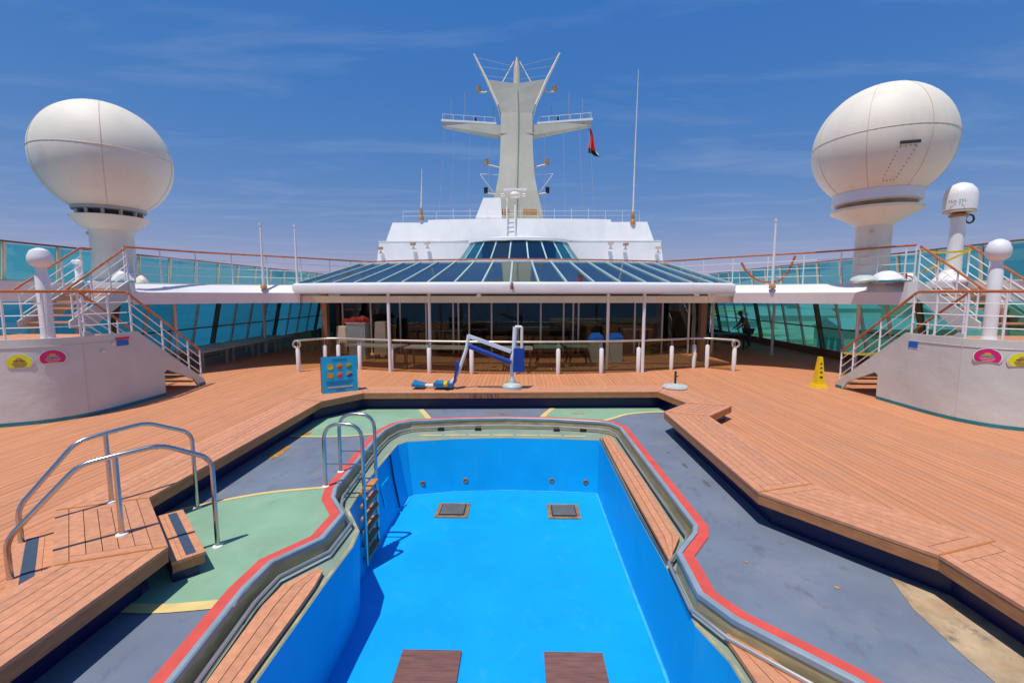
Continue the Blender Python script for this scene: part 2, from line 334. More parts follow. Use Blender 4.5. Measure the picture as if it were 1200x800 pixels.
for i, (x, y, w, d, h, m_) in enumerate(((150, 190, 46, 18, 9, 'beige'), (230, 250, 30, 22, 12, 'white'), (190, 330, 60, 20, 8, 'cream'), (330, 300, 40, 26, 14, 'beige'), (290, 430, 70, 24, 10, 'white'), (420, 520, 80, 30, 16, 'beige'), (130, 280, 24, 14, 7, 'white'))):
    t = thing('dock_shed', ('long low tan shed nearest the ship on the quay', 'tall white shed on the quay behind the nearest tan one', 'long cream shed with low roof on the quay', 'tall tan shed on the quay far from the ship', 'long white shed far along the quay', 'biggest tan shed at the far end of the quay', 'small white shed on the quay edge')[i], 'shed', (x, y, -20), 'sheds on the quay')
    MB().box(x - w / 2, x + w / 2, y - d / 2, y + d / 2, -20, -20 + h).build('wall', m_, t)
    z = -20 + h
    MB().add([(x - w / 2 - 1, y - d / 2 - 1, z), (x + w / 2 + 1, y - d / 2 - 1, z), (x + w / 2 + 1, y + d / 2 + 1, z), (x - w / 2 - 1, y + d / 2 + 1, z), (x - w / 2 - 1, y, z + d * .22), (x + w / 2 + 1, y, z + d * .22)], [(0, 1, 5, 4), (2, 3, 4, 5), (1, 2, 5), (3, 0, 4), (3, 2, 1, 0)]).build('roof', 'grey', t)
    for k in range(4): MB().box(x - w / 2 - .2, x - w / 2 - .01, y - d / 2 + 1 + k * d / 4.5, y - d / 2 + 1 + k * d / 4.5 + d / 8, -20, -20 + h * .55).build('door', 'teal', t)

LIP = [(-2.10, 1.2), (-2.09, 2.89), (-2.19, 3.91), (-2.17, 4.32), (-1.85, 4.78), (-1.84, 5.38), (-2.15, 5.83), (-2.24, 6.13), (-2.38, 8.28), (-2.37, 8.83), (-2.25, 9.28), (-2.02, 9.50),
       (-1.0, 9.72), (0, 9.80), (1.0, 9.74), (2.0, 9.55), (2.24, 9.42), (2.36, 9.15), (2.38, 5.16), (2.31, 5.0), (1.99, 4.59), (1.96, 3.92), (2.13, 3.59), (2.69, 2.99), (2.95, 2.6), (2.95, 1.2)]   # clockwise
TUB = [(-1.70, 1.5), (-1.66, 3.1), (-1.64, 4.3), (-1.61, 5.0), (-1.66, 5.36), (-2.0, 5.92), (-2.08, 6.99), (-2.07, 8.62), (-1.93, 8.80), (-1.0, 9.0), (0, 9.08), (1.0, 9.06), (1.93, 8.97), (1.90, 6.0), (1.92, 4.5), (1.90, 3.8), (2.02, 3.4), (2.1, 1.5)]
BOT = [(-1.68, 1.5), (-1.66, 3.1), (-1.65, 4.3), (-1.64, 5.0), (-1.68, 5.34), (-1.90, 5.9), (-1.92, 6.99), (-1.88, 8.56), (-1.80, 8.68), (-1.0, 8.88), (0, 8.96), (1.0, 8.93), (1.89, 8.85), (1.88, 6.0), (1.89, 4.5), (1.88, 3.8), (1.98, 3.4), (2.05, 1.5)]
ZS, ZC, ZL, ZF = -0.12, 0.30, -0.33, -1.385          # splash floor, coaming top, gutter ledge, pool floor
EDGE = [(4.15, 0.3), (4.06, 3.90), (3.13, 5.18), (3.17, 8.87), (3.89, 9.60), (3.60, 10.74), (-3.35, 10.46), (-3.98, 9.59), (-3.89, 4.89), (-2.89, 3.90), (-2.88, 0.3)]   # anticlockwise, pool on the left
CW = 0.76
OUT = offset(EDGE, -CW)

# main deck: caulked teak planks running fore and aft
deck = struct('main_deck')
HOLE = offset(EDGE, -0.55)
MB2 = fill([[(-13.2, -0.5), (13.4, -0.5), (13.4, 32), (-13.2, 32)], HOLE], -0.014)
MB2.build('caulking', 'caulk', deck)
def cuts(x, poly):
    ys = []
    for i in range(len(poly)):
        a, b = poly[i], poly[(i + 1) % len(poly)]
        if (a[0] - x) * (b[0] - x) < 0: ys.append(a[1] + (b[1] - a[1]) * (x - a[0]) / (b[0] - a[0]))
    return sorted(ys)
HOLE2 = offset(EDGE, -0.62)
pw, gap = 0.127, 0.007
x = -12.9
while x < 13.1:
    ys = cuts(x + pw / 2, HOLE2)
    spans = []; y0 = -0.3
    for i in range(0, len(ys) - 1, 2):
        if ys[i] - y0 > 0.9: spans.append((y0, ys[i]))
        y0 = ys[i + 1]
    spans.append((y0, 22.0))
    for (a, b) in spans:
        dz = random.uniform(-0.0012, 0.0012)
        MB().box(x + gap / 2, x + pw - gap / 2, a, b, -0.03, dz).build('plank', 'teak', deck)
    x += pw
MB().box(-13.0, 13.2, 22.0, 31.5, -0.03, -0.002).build('aft_planking', 'teak', deck)

# raised teak coaming round the splash area
coam = struct('pool_coaming')
N = len(EDGE)
ri = offset(EDGE, -0.20); ro = offset(EDGE, -(CW - 0.10))
mb = MB()
mb.loft([z3(ri, ZS - 0.02), z3(ri, ZC - 0.06)]); mb.build('inner_riser', 'navy', coam)
mb = MB(); mb.loft([z3(ro, ZC - 0.06), z3(ro, -0.03)]); mb.build('outer_riser', 'navy', coam)
for i in range(N - 1):
    p0, p1, q0, q1 = EDGE[i], EDGE[i + 1], OUT[i], OUT[i + 1]
    L = (Vector(p1) - Vector(p0)).length
    def P(u, w): return lerp(lerp(p0, p1, u), lerp(q0, q1, u), w)
    g = 0.006
    MB().prism([P(0, 0.02), P(1, 0.02), P(1, 0.98), P(0, 0.98)], ZC - 0.075, ZC - 0.02).build('base_sheet', 'caulk', coam)
    mw, e, gu, gw = 0.135, min(0.13 / L, 0.2), g / L, g / CW
    def board(u0, u1, w0, w1, name='plank', m='teak_edge'):
        dz = random.uniform(-0.001, 0.001)
        MB().prism([P(u0, w0), P(u1, w0), P(u1, w1), P(u0, w1)], ZC - 0.03, ZC + dz).build(name, m, coam)
    board(gu * 0.5, 1 - gu * 0.5, 0, mw, 'edge_plank'); board(gu * 0.5, 1 - gu * 0.5, 1 - mw, 1, 'edge_plank')
    board(gu * 0.5, e, mw + gw, 1 - mw - gw, 'end_plank'); board(1 - e, 1 - gu * 0.5, mw + gw, 1 - mw - gw, 'end_plank')
    nb = 5; ws = (1 - 2 * mw - gw) / nb
    for k in range(nb):
        w0 = mw + gw + k * ws; w1 = w0 + ws - gw
        segs = [(e + gu, 1 - e - gu)]
        if L > 3: 
            j = random.uniform(0.4, 0.6); segs = [(e + gu, j), (j + gu, 1 - e - gu)]
        for u0, u1 in segs: board(u0, u1, w0, w1)
    # orange mitre batten on the joint
    if 0 < i: MB().bar((*P(0, 0.02), ZC + 0.001), (*P(0, 0.98), ZC + 0.001), 0.022, 0.008).build('joint_batten', 'mitre', coam)
    # fascia boards, inner and outer
    f0, f1 = offset(EDGE, -0.004)[i], offset(EDGE, -0.004)[i + 1]; h0, h1 = offset(EDGE, -0.034)[i], offset(EDGE, -0.034)[i + 1]
    MB().prism([f0, f1, h1, h0], ZC - 0.145, ZC - 0.032).build('fascia_board', 'teak_fascia', coam)
    f0, f1 = offset(EDGE, -CW + 0.004)[i], offset(EDGE, -CW + 0.004)[i + 1]; h0, h1 = offset(EDGE, -CW + 0.034)[i], offset(EDGE, -CW + 0.034)[i + 1]
    MB().prism([f0, f1, h1, h0], ZC - 0.145, ZC - 0.032).build('fascia_board', 'teak_fascia', coam)
mt = Matrix.Translation((-0.53, 10.562, ZC - 0.085)) @ Matrix.Rotation(R(2.3), 4, 'Z') @ Matrix.Rotation(R(90), 4, 'X')
lettering('1.20 m / 3 ft 11', 0.115, mt, 'black', coam)

# splash floor with painted patches
sp = struct('splash_floor')
fl = offset(EDGE, -0.23)
fill([fl, LIP], ZS).build('floor', 'splash', sp)
def patch(name, poly, m, dz, parent=sp): fill([poly], ZS + dz).build(name, m, parent)
def ribbon(name, line, w, m, z, parent=sp, d0=0.0, closed=False):
    a, b = offset(line, d0, closed), offset(line, d0 + w, closed)
    mb = MB(); mb.loft([z3(a, z), z3(b, z)], closed)
    mb.build(name, m, parent)
def spline(pts, n=8):
    out = []
    for i in range(len(pts) - 1):
        p0 = Vector(pts[max(i - 1, 0)]); p1 = Vector(pts[i]); p2 = Vector(pts[i + 1]); p3 = Vector(pts[min(i + 2, len(pts) - 1)])
        for k in range(n):
            t = k / n
            out.append(tuple(0.5 * ((2 * p1) + (p2 - p0) * t + (2 * p0 - 5 * p1 + 4 * p2 - p3) * t * t + (3 * p1 - p0 - 3 * p2 + p3) * t ** 3)))
    return out + [tuple(pts[-1])]
arc1 = spline([(-4.1, 5.30), (-3.59, 5.68), (-3.07, 5.95), (-2.30, 6.14)])
arc2 = spline([(-2.18, 3.79), (-2.74, 3.70), (-3.1, 3.70)])
patch('green_patch', arc1 + [(-2.24, 6.05), (-2.17, 5.83), (-1.88, 5.40), (-1.88, 4.76), (-2.19, 4.33)] + arc2 + [(-3.1, 3.9), (-4.1, 4.85)], 'green', 0.004)
ribbon('yellow_border', arc1, 0.065, 'yellow_line', ZS + 0.008); ribbon('yellow_border', arc2, 0.12, 'yellow_line', ZS + 0.008)
arc3 = spline([(-4.1, 8.42), (-3.4, 8.40), (-2.96, 8.46), (-2.42, 8.62)]); arc4 = spline([(-1.58, 9.65), (-1.72, 10.0), (-1.98, 10.58)])
patch('green_patch', arc3 + [(-2.39, 8.84), (-2.27, 9.29), (-2.03, 9.52)] + arc4 + [(-3.44, 10.52), (-4.1, 9.6)], 'green', 0.004)
ribbon('yellow_border', arc3, 0.06, 'yellow_line', ZS + 0.008); ribbon('yellow_border', arc4, 0.12, 'yellow_line', ZS + 0.008)
arc5 = spline([(1.16, 10.70), (0.97, 10.2), (0.84, 9.77)]); arc6 = spline([(2.10, 9.56), (2.4, 9.82), (2.76, 10.15), (3.21, 10.33), (3.72, 10.4)])
patch('green_patch', arc5 + [(1.0, 9.75), (1.99, 9.56)] + arc6 + [(3.62, 10.78)], 'green', 0.004)
ribbon('yellow_border', arc5, -0.12, 'yellow_line', ZS + 0.008); ribbon('yellow_border', arc6, 0.09, 'yellow_line', ZS + 0.008)
patch('bare_patch', [(3.92, 4.22), (3.76, 3.76), (3.70, 3.24), (3.68, 2.6), (4.32, 2.6), (4.30, 3.3), (4.25, 3.95)], 'bare', 0.004)
def blob(cx, cy, rx, ry, n=20):
    return [(cx + rx * (1 + random.uniform(-.3, .3)) * math.cos(2 * math.pi * k / n), cy + ry * (1 + random.uniform(-.3, .3)) * math.sin(2 * math.pi * k / n)) for k in range(n)]
for b in ((-3.86, 8.6, .10, .22), (-3.84, 7.55, .09, .40), (1.65, 10.25, .16, .05), (2.65, 4.45, .022, .018), (3.3, 4.05, .026, .016), (-0.2, 10.35, .3, .03)):
    patch('rust_stain', blob(*b), 'rust', 0.006)
for b in ((2.97, 7.1, .03, .09), (3.04, 6.4, .03, .12), (2.9, 7.7, .02, .05)): patch('scuff_mark', blob(*b), 'scuff', 0.006)
ribbon('red_band', LIP, 0.115, 'red', ZS + 0.012, sp, 0.058)

# ------------------------------------------------------------------ swimming pool
pool = thing('swimming_pool', 'empty bright blue swimming pool with stepped steel rim and teak benches', 'pool', (0, 6, ZF))
fill([BOT], ZF).build('floor', 'pool_floor', pool)
mb = MB(); mb.loft([z3(TUB, ZL), z3(BOT, ZF)], True); mb.build('wall', 'pool_wall', pool)
ribbon('worn_edge', BOT[5:], -0.035, 'pool_worn', ZF + 0.005, pool)
mb = MB(); mb.loft([z3(offset(LIP, 0.055), ZS - 0.02), z3(offset(LIP, 0.055), ZS + 0.022), z3(offset(LIP, 0.012), ZS + 0.026), z3(LIP, ZS + 0.014), z3(LIP, ZS - 0.03)])
mb.build('lip', 'lip', pool, True)
mb = MB(); mb.loft([z3(LIP, ZS - 0.03), z3(offset(LIP, 0.012), ZS - 0.04), z3(offset(LIP, 0.008), ZL)]); mb.build('gutter_wall', 'gutter', pool)
fill([offset(LIP, 0.06, True), TUB], ZL).build('ledge', 'ledge', pool)
ribbon('ledge_edging', TUB, 0.032, 'edging', ZL + 0.004, pool, 0.012)
mb = MB(); mb.tube(z3(offset(LIP, -0.065), ZL + 0.085), 0.019, 8); mb.build('grab_rail', 'alu', pool, True)
mb = MB(); mb.loft([z3(offset(LIP, 0.0), ZL + 0.006), z3(offset(LIP, -0.05), ZL + 0.006)]); mb.build('gutter_channel', 'lip', pool)
for k in range(7):
    x0 = -1.75 + k * 0.5
    a = [(x0, 9.16 + 0.1 * math.cos(x0 * 0.7)), (x0 + 0.44, 9.16 + 0.1 * math.cos((x0 + .44) * 0.7))]
    ribbon('depth_stripe', a, 0.055, 'yellow_line', ZL + 0.005, pool)
for x in (-1.45, -0.65, 1.05, 1.62):
    MB().box(x, x + 0.13, 9.60 - 0.05 * abs(x), 9.70 - 0.05 * abs(x), ZL - 0.0, ZL + 0.05).build('overflow_slot', 'black', pool)
def boards(root, outer, inner, k, z, m='teak_edge'):
    """k lengthwise boards between two polylines of equal length"""
    for j in range(k):
        w0, w1 = j / k + 0.012, (j + 1) / k - 0.012
        a = [lerp(p, q, w0) for p, q in zip(outer, inner)]; b = [lerp(p, q, w1) for p, q in zip(outer, inner)]
        mb = MB()
        mb.loft([z3(a, z), z3(b, z)]); mb.loft([z3(b, z), z3(b, z - 0.04), z3(a, z - 0.04), z3(a, z)])
        mb.add([(*a[0], z), (*b[0], z), (*b[0], z - .04), (*a[0], z - .04)], [(0, 1, 2, 3)]); mb.add([(*a[-1], z), (*b[-1], z), (*b[-1], z - .04), (*a[-1], z - .04)], [(3, 2, 1, 0)])
        mb.build('bench_board', m, root)
ZB = ZL + 0.065
boards(pool, [(2.19, 9.12), (2.25, 7.2), (2.245, 5.2), (2.04, 4.84)], [(1.985, 9.02), (1.96, 7.2), (1.965, 5.2), (1.96, 4.60)], 3, ZB)
boards(pool, [(-1.80, 4.49), (-2.02, 4.20), (-2.05, 3.9), (-1.98, 2.9), (-1.98, 1.6)], [(-1.72, 4.44), (-1.69, 4.2), (-1.69, 3.9), (-1.71, 2.9), (-1.74, 1.6)], 3, ZB)
boards(pool, [(2.13, 3.66), (2.32, 3.42), (2.58, 2.99), (2.75, 2.5), (2.75, 1.7)], [(2.07, 3.60), (2.09, 3.40), (2.11, 2.99), (2.13, 2.5), (2.15, 1.7)], 3, ZB)
mb = MB(); mb.tube([(1.945, 9.0, ZL + .03), (1.915, 6, ZL + .03), (1.935, 4.7, ZL + .03)], 0.014, 8); mb.build('bench_rail', 'steel', pool, True)
ribbon('channel_strip', [(1.985, 8.95), (1.955, 6), (1.962, 4.55)], 0.028, 'black', ZL + 0.008, pool)
for x0, x1 in ((-1.21, -0.61), (0.84, 1.43)):
    d = MB().box(x0, x1, 7.77, 8.33, ZF + 0.002, ZF + 0.018).build('drain_cover', 'grate_frame', pool)
    MB().box(x0 + .07, x1 - .07, 7.84, 8.26, ZF + 0.016, ZF + 0.030).build('grate', 'dark', d)
    for k in range(9):
        yy = 7.87 + k * 0.042
        MB().box(x0 + .09, x1 - .09, yy, yy + 0.02, ZF + 0.028, ZF + 0.038).build('grate_bar', 'grate', d)
for x0, x1 in ((-0.97, -0.31), (0.61, 1.26)):
    MB().box(x0, x1, 4.06, 4.70, ZF + 0.002, ZF + 0.03).build('hatch_cover', 'teak_old', pool)
def far_y(x, z):
    t = (z - ZL) / (ZF - ZL)
    def yy(L):
        for a, b in zip(L[8:12], L[9:13]):
            if a[0] <= x <= b[0]: return a[1] + (b[1] - a[1]) * (x - a[0]) / (b[0] - a[0])
        return 8.9
    return yy(TUB) * (1 - t) + yy(BOT) * t
for x in (-1.62, -0.78, 0.98, 1.66):
    z = -1.17; y = far_y(x, z)
    mb = MB(); mb.lathe([(0.055, -0.01), (0.055, 0.012), (0.04, 0.02), (0.02, 0.012)], (0, 0, 0), 16)
    mb.v = [(x + a, y - c, z + b) for a, b, c in mb.v]; mb.build('inlet_jet', 'grate_frame', pool, True)
# square cover on the port wall of the tub
MB().slab([(-2.01, 7.35, -0.62), (-2.01, 7.75, -0.62), (-1.948, 7.75, -0.98), (-1.948, 7.35, -0.98)], 0.02).build('skimmer_cover', 'pool_wall', pool)
mb = MB(); mb.tube([(-2.04, 8.0, -0.30), (-1.99, 7.99, -0.7), (-1.88, 7.98, -1.3)], 0.016, 8); mb.build('wall_pipe', 'navy', pool, True)

# ladder
lad = thing('pool_ladder', 'steel pool ladder with hooped rails and wooden rungs down the blue wall', 'ladder', (-2.4, 6.4, ZS))
for y in (6.16, 6.70):
    mb = MB(); mb.tube(fillet([(-2.42, y, ZS), (-2.42, y, 0.80), (-1.88, y, 0.80), (-1.87, y, -1.28)], 0.30, 9), 0.026, 10); mb.build('rail', 'steel', lad, True)
    MB().lathe([(0.05, 0), (0.05, 0.02), (0.03, 0.03)], (-2.42, y, ZS), 14).build('foot_flange', 'white', lad, True)
    mb = MB(); mb.tube([(-2.42, y, 0.22), (-1.88, y, 0.22)], 0.013, 8); mb.build('brace', 'steel', lad, True)
for k in range(6):
    z = -0.22 - k * 0.195
    MB().box(-1.945, -1.835, 6.18, 6.68, z - 0.02, z + 0.015).build('rung', 'rung', lad)

# stile over the coaming: treads and grab rails
def stile_rail(label, f1, f2, f3, group):
    t = thing('grab_rail', label, 'handrail', (*f2, ZC), group)
    d1 = Vector(f2) - Vector(f1); d2 = Vector(f3) - Vector(f2)
    def at1(k, z): return (f1[0] + d1.x * k, f1[1] + d1.y * k, z)
    def at2(k, z): return (f2[0] + d2.x * k, f2[1] + d2.y * k, z)
    pts = [at1(0, 0.0), at1(0, 0.50), at1(0.66, 1.05), at2(0, 1.085), at2(0.45, 1.11), at2(0.93, 0.90), at2(1, 0.80), at2(1, ZS)]
    mb = MB(); mb.tube(fillet(pts, 0.10, 6), 0.024, 12); mb.build('rail', 'steel', t, True)
    mb = MB(); mb.tube([at2(0, ZC), at2(0, 1.08)], 0.023, 12); mb.build('post', 'steel', t, True)
    for p in (at1(0, 0), at2(0, ZC), at2(1, ZS)):
        MB().lathe([(0.052, 0), (0.05, 0.012), (0.03, 0.018)], p, 16).build('foot_flange', 'white', t, True)
stile_rail('stainless grab rail over the teak coaming, ending on the green patch', (-4.07, 3.62), (-3.49, 4.09), (-2.94, 4.62), 'grab rails over the coaming')
stile_rail('stainless grab rail over the teak coaming, ending beside the yellow painted line', (-4.62, 4.20), (-4.22, 4.78), (-3.80, 5.50), 'grab rails over the coaming')
def step(label, a, b, nrm, z, w, zbot):
    t = thing('teak_step', label, 'step', ((a[0] + b[0]) / 2, (a[1] + b[1]) / 2, zbot), 'steps over the coaming')
    A, B, Nn = Vector(a), Vector(b), Vector(nrm).normalized()
    for j, (w0, w1) in enumerate(((0.0, 0.30), (0.31, 0.62), (0.63, 1.0))):
        MB().prism([tuple(A + Nn * w * w0), tuple(B + Nn * w * w0), tuple(B + Nn * w * w1), tuple(A + Nn * w * w1)], z - 0.03, z).build('tread_board', 'teak_edge', t)
    D = (B - A).normalized()
    MB().prism([tuple(A + D * .05 + Nn * w * .45), tuple(B - D * .05 + Nn * w * .45), tuple(B - D * .05 + Nn * w * .75), tuple(A + D * .05 + Nn * w * .75)], z + 0.001, z + 0.005).build('grip_strip', 'anti', t)
    MB().prism([tuple(A + Nn * w * .02), tuple(B + Nn * w * .02), tuple(B + Nn * w * .97), tuple(A + Nn * w * .97)], z - 0.11, z - 0.031).build('fascia_board', 'teak_fascia', t)
    MB().prism([tuple(A + D * .03), tuple(B - D * .03), tuple(B - D * .03 + Nn * w * .8), tuple(A + D * .03 + Nn * w * .8)], zbot, z - 0.111).build('riser', 'navy', t)
step('teak step with dark grip strip down to the splash floor', (-3.80, 4.83), (-2.93, 3.97), (1, 1), 0.10, 0.27, ZS)
step('teak step with dark grip strip up from the plank deck', (-4.50, 4.44), (-3.54, 3.49), (-1, -1), 0.15, 0.30, 0.0)

# ------------------------------------------------------------------ stair platforms (both sides)
ZD, ZU = 1.72, 2.95
def rails_between(root, pts, heights, r=0.012, name='guard_rail'):
    for h in heights:
        mb = MB(); mb.tube([(p[0], p[1], p[2] + h) for p in pts], r, 6); mb.build(name, 'white', root, True)
def posts(root, pts, h, r=0.022):
    for p in pts:
        mb = MB(); mb.tube([(p[0], p[1], p[2]), (p[0], p[1], p[2] + h)], r, 8); mb.build('post', 'white', root, True)
def hand(root, pts, h, r=0.030):
    mb = MB(); mb.tube(fillet([(p[0], p[1], p[2] + h) for p in pts], 0.06, 3), r, 8); mb.build('handrail', 'varnish', root, True)
def sticker(label, s, p, nrm, field, rim, mark, group):
    t = thing('round_sticker', label, 'sticker', p, group)
    n = Vector((nrm[0], nrm[1], 0)).normalized(); u = Vector((-n.y, n.x, 0))
    def disc(rx, rz, d, name, m, cut=-0.62, cx=0, cz=0):
        pts = []
        for k in range(40):
            a = 2 * math.pi * k / 40; pts.append((rx * math.cos(a) + cx, max(rz * math.sin(a), rz * cut) + cz))
        MB().slab([Vector(p) + u * a + Vector((0, 0, b)) + n * d for a, b in pts], 0.004, n).build(name, m, t)
    disc(0.212, 0.18, 0.004, 'rim', rim); disc(0.19, 0.16, 0.009, 'field', field)
    disc(0.05, 0.03, 0.014, 'emblem', mark[0], -1, 0, 0.06)
    for dx in (-0.045, 0.045): disc(0.045, 0.018, 0.014, 'emblem', mark[1], -1, dx, 0.025)
    for k, w in enumerate((0.11, 0.10, 0.075)):
        z = -0.025 - k * 0.032
        q = [(-w, z), (w, z), (w, z + 0.013), (-w, z + 0.013)]
        MB().slab([Vector(p) + u * a + Vector((0, 0, b)) + n * 0.0135 for a, b in q], 0.003, n).build('text_line', mark[2], t)
def stair_platform(s, lab):
    o = 0.2
    X = lambda x: o + s * x
    t = thing('stair_platform', lab, 'staircase', (X(10.5), 10.2, 0))
    base = [(9.04, 10.55), (9.06, 9.85), (9.17, 9.3), (9.40, 8.92), (9.78, 8.66), (10.4, 8.42), (11.3, 8.25), (13.05, 8.2)]
    base = spline(base, 5)
    B = [(X(x), y) for x, y in base]
    back = [(X(13.05), 11.35), (X(10.35), 11.35), (X(10.35), 10.55)]
    MB().prism(B + back, 0, ZD - 0.14).build('wall', 'white_wall', t, True)
    ob = [(x - 0.004, y - 0.004) for x, y in base]; ib = [(x + 0.05, y + 0.05) for x, y in base]
    mb = MB(); mb.loft([z3([(X(x), y) for x, y in ob], ZD - 0.15), z3([(X(x), y) for x, y in ob], ZD), z3([(X(x), y) for x, y in ib], ZD), z3([(X(x), y) for x, y in ib], ZD - 0.15)]); mb.build('landing_edge', 'white_wall', t, True)
    lf = [(X(x + 0.06), y + 0.08) for x, y in base]
    MB().prism(lf + [(X(13.0), 11.3), (X(10.38), 11.3), (X(10.38), 10.5)], ZD - 0.139, ZD - 0.12).build('landing_floor', 'teak_edge', t)
    out = offset(B, 0.006 if s > 0 else -0.006)
    if (Vector(out[20]) - Vector((X(11), 10))).length < (Vector(B[20]) - Vector((X(11), 10))).length: out = offset(B, -0.006 if s > 0 else 0.006)
    mb = MB(); mb.loft([z3(out, 0.0), z3(out, 0.075)]); mb.build('base_stripe', 'teal', t)
    for k in (9, 28):
        MB().bar((*out[k], 0.08), (*out[k], ZD - .01), 0.012, 0.012, (0, 1, 0)).build('weld_seam', 'white_wall', t)
    mb = MB(); mb.tube(z3(out, ZD - 0.16), 0.007, 5); mb.build('weld_seam', 'white_wall', t)
    # lower flight
    y0, y1 = 10.55, 12.75; xi, xo = 9.10, 10.25
    n = 9
    for k in range(1, n):
        z = ZD - k * ZD / n; y = y0 + (k - 0.5) * (y1 - y0) / n
        MB().box(min(X(xi), X(xo)), max(X(xi), X(xo)), y, y + 0.27, z - 0.035, z).build('tread', 'teak_fascia', t)
    for xx in (xi, xo):
        q = [(y0 + 0.002, ZD - 0.0), (y0 + 0.14, ZD - 0.0), (y1 + 0.1, 0.16), (y1 + 0.12, 0.0), (y1 - 0.14, 0.0), (y1 - 0.32, 0.24), (11.50, 0.66), (11.40, 0.60), (11.40, 0.0), (y0 + .002, 0.0)]
        if xx == xo: q = q[:6] + [(y0 + .01, 1.3)]
        MB().slab([(X(xx - (.03 if xx == xi else 0)), a, b) for a, b in q], 0.05, (1, 0, 0)).build('stringer', 'white_wall', t)
    MB().box(X(xi) - s * .03 - 0.03, X(xi) - s * .03 + .03, y0 + .003, 11.395, 0.0, 0.075).build('base_stripe', 'teal', t)
    MB().box(X(xi) - s * .03 - 0.031, X(xi) - s * .03 + 0.031, y1 - 0.13, y1 + 0.125, 0.0, 0.08).build('foot_stripe', 'teal', t)
    for xx in (xi, xo):
        pl = [(X(xx), y0, ZD + 0.0), (X(xx), y1 + 0.05, 0.1)]
        ks = (0.02, 0.42, 0.8, 1.0)
        ps = [lerp(pl[0], pl[1], k) for k in ks]
        posts(t, ps, 0.92 if xx == xi else 0.9)
        hand(t, [(X(xx), y0 - 0.02, ZD)] + [pl[1]], 0.93)
        rails_between(t, pl, (0.25, 0.48, 0.70))
    # landing guard rail along the front
    gl = [(X(x + 0.09), y + 0.07, ZD) for x, y in base if y < 10.5]
    hand(t, [(X(9.15), 10.5, ZD)] + gl, 0.94)
    rails_between(t, [(X(9.15), 10.5, ZD)] + gl, (0.22, 0.46, 0.70))
    acc = 0.0; prev = Vector((X(9.15), 10.45, ZD)); ps = []
    for p in gl:
        acc += (Vector(p) - prev).length; prev = Vector(p)
        if acc > 0.52: ps.append(p); acc = 0
    posts(t, ps, 0.94)
    # upper flight
    xa, xb, ya, yb = 11.35, 12.7, 11.45, 13.2
    n = 7
    for k in range(1, n):
        z = ZD + k * (ZU - ZD) / n; y = ya + (k - 1) * (yb - ya) / n
        MB().box(min(X(xa), X(xb)), max(X(xa), X(xb)), y, y + 0.28, z - 0.04, z).build('tread', 'teak_edge', t)
    for xx in (xa, xb):
        MB().slab([(X(xx), ya - 0.12, ZD + 0.03), (X(xx), ya - 0.12, ZD + 0.2), (X(xx), yb, ZU + 0.06), (X(xx), yb, ZU - 0.42), (X(xx), ya + .45, ZD - .02)], 0.05, (1, 0, 0)).build('stringer', 'white_wall', t)
        pl = [(X(xx), ya, ZD + 0.08), (X(xx), yb, ZU)]
        hand(t, [lerp(pl[0], pl[1], -0.12)] + [pl[1]] + ([(X(xx), yb + 0.35, ZU)] if xx == xb else []), 1.0)
        rails_between(t, pl, (0.28, 0.52, 0.76)); posts(t, [lerp(pl[0], pl[1], k) for k in (0.0, 0.33, 0.66, 1.0)], 1.0)
    return t, X
tl, XL = stair_platform(-1, 'white curved stair platform beside the coaming grab rails, red and blue plate on it')
tr, XR = stair_platform(1, 'white curved stair platform with yellow tape across its stairs')
def wall_at(X, x):      # front wall y for a lateral position
    base = spline([(9.06, 11.35), (9.04, 10.6), (9.06, 9.85), (9.17, 9.3), (9.40, 8.92), (9.78, 8.66), (10.4, 8.42), (11.3, 8.25), (13.05, 8.2)], 5)
    for a, b in zip(base[12:], base[13:]):
        if a[0] <= x <= b[0]:
            k = (x - a[0]) / max(1e-6, b[0] - a[0]); return a[1] + (b[1] - a[1]) * k, (b[0] - a[0], b[1] - a[1])
def put_sticker(s, X, x, z, label, *a):
    y, d = wall_at(X, x); nrm = (s * d[1] * 1.0, -d[0])
    sticker(label, s, (X(x), y, z), nrm, *a)
put_sticker(-1, XL, 9.36, 1.32, 'magenta round sticker by the red and blue plate', 'magenta', 'mint', ('orange', 'aqua', 'pink'), 'wall stickers')
put_sticker(-1, XL, 9.74, 1.27, 'lime yellow round sticker whole in view beside the magenta one near the grab rails', 'lime', 'lav', ('orange_metal', 'brown', 'brown'), 'wall stickers')
put_sticker(1, XR, 9.30, 1.38, 'magenta round sticker on the platform with yellow tape', 'magenta', 'mint', ('orange', 'aqua', 'pink'), 'wall stickers')
put_sticker(1, XR, 9.64, 1.34, 'lime yellow round sticker on the platform with yellow tape', 'lime', 'lav', ('orange_metal', 'brown', 'brown'), 'wall stickers')
def plate(x, X, y, z, h, w, m, name='wall_plate', par=None):
    MB().box(X(x) - 0.014, X(x) + 0.014, y - w / 2, y + w / 2, z - h / 2, z + h / 2).build(name, m, par)
plate(9.045, XL, 10.25, 1.50, 0.14, 0.30, 'blue_lid', par=tl); plate(9.045, XL, 10.25, 1.60, 0.05, 0.36, 'flag_red', par=tl)
plate(9.045, XR, 10.45, 1.47, 0.13, 0.24, 'blue_lid', par=tr)
for y, z in ((9.75, 1.36), (10.0, 1.5)):
    mb = MB(); mb.lathe([(0.04, 0), (0.04, 0.03), (0.02, 0.05)], (0, 0, 0), 12); mb.v = [(XL(9.05) + c, y + a, z + b) for a, b, c in mb.v]; mb.build('wall_light', 'cream', tl, True)

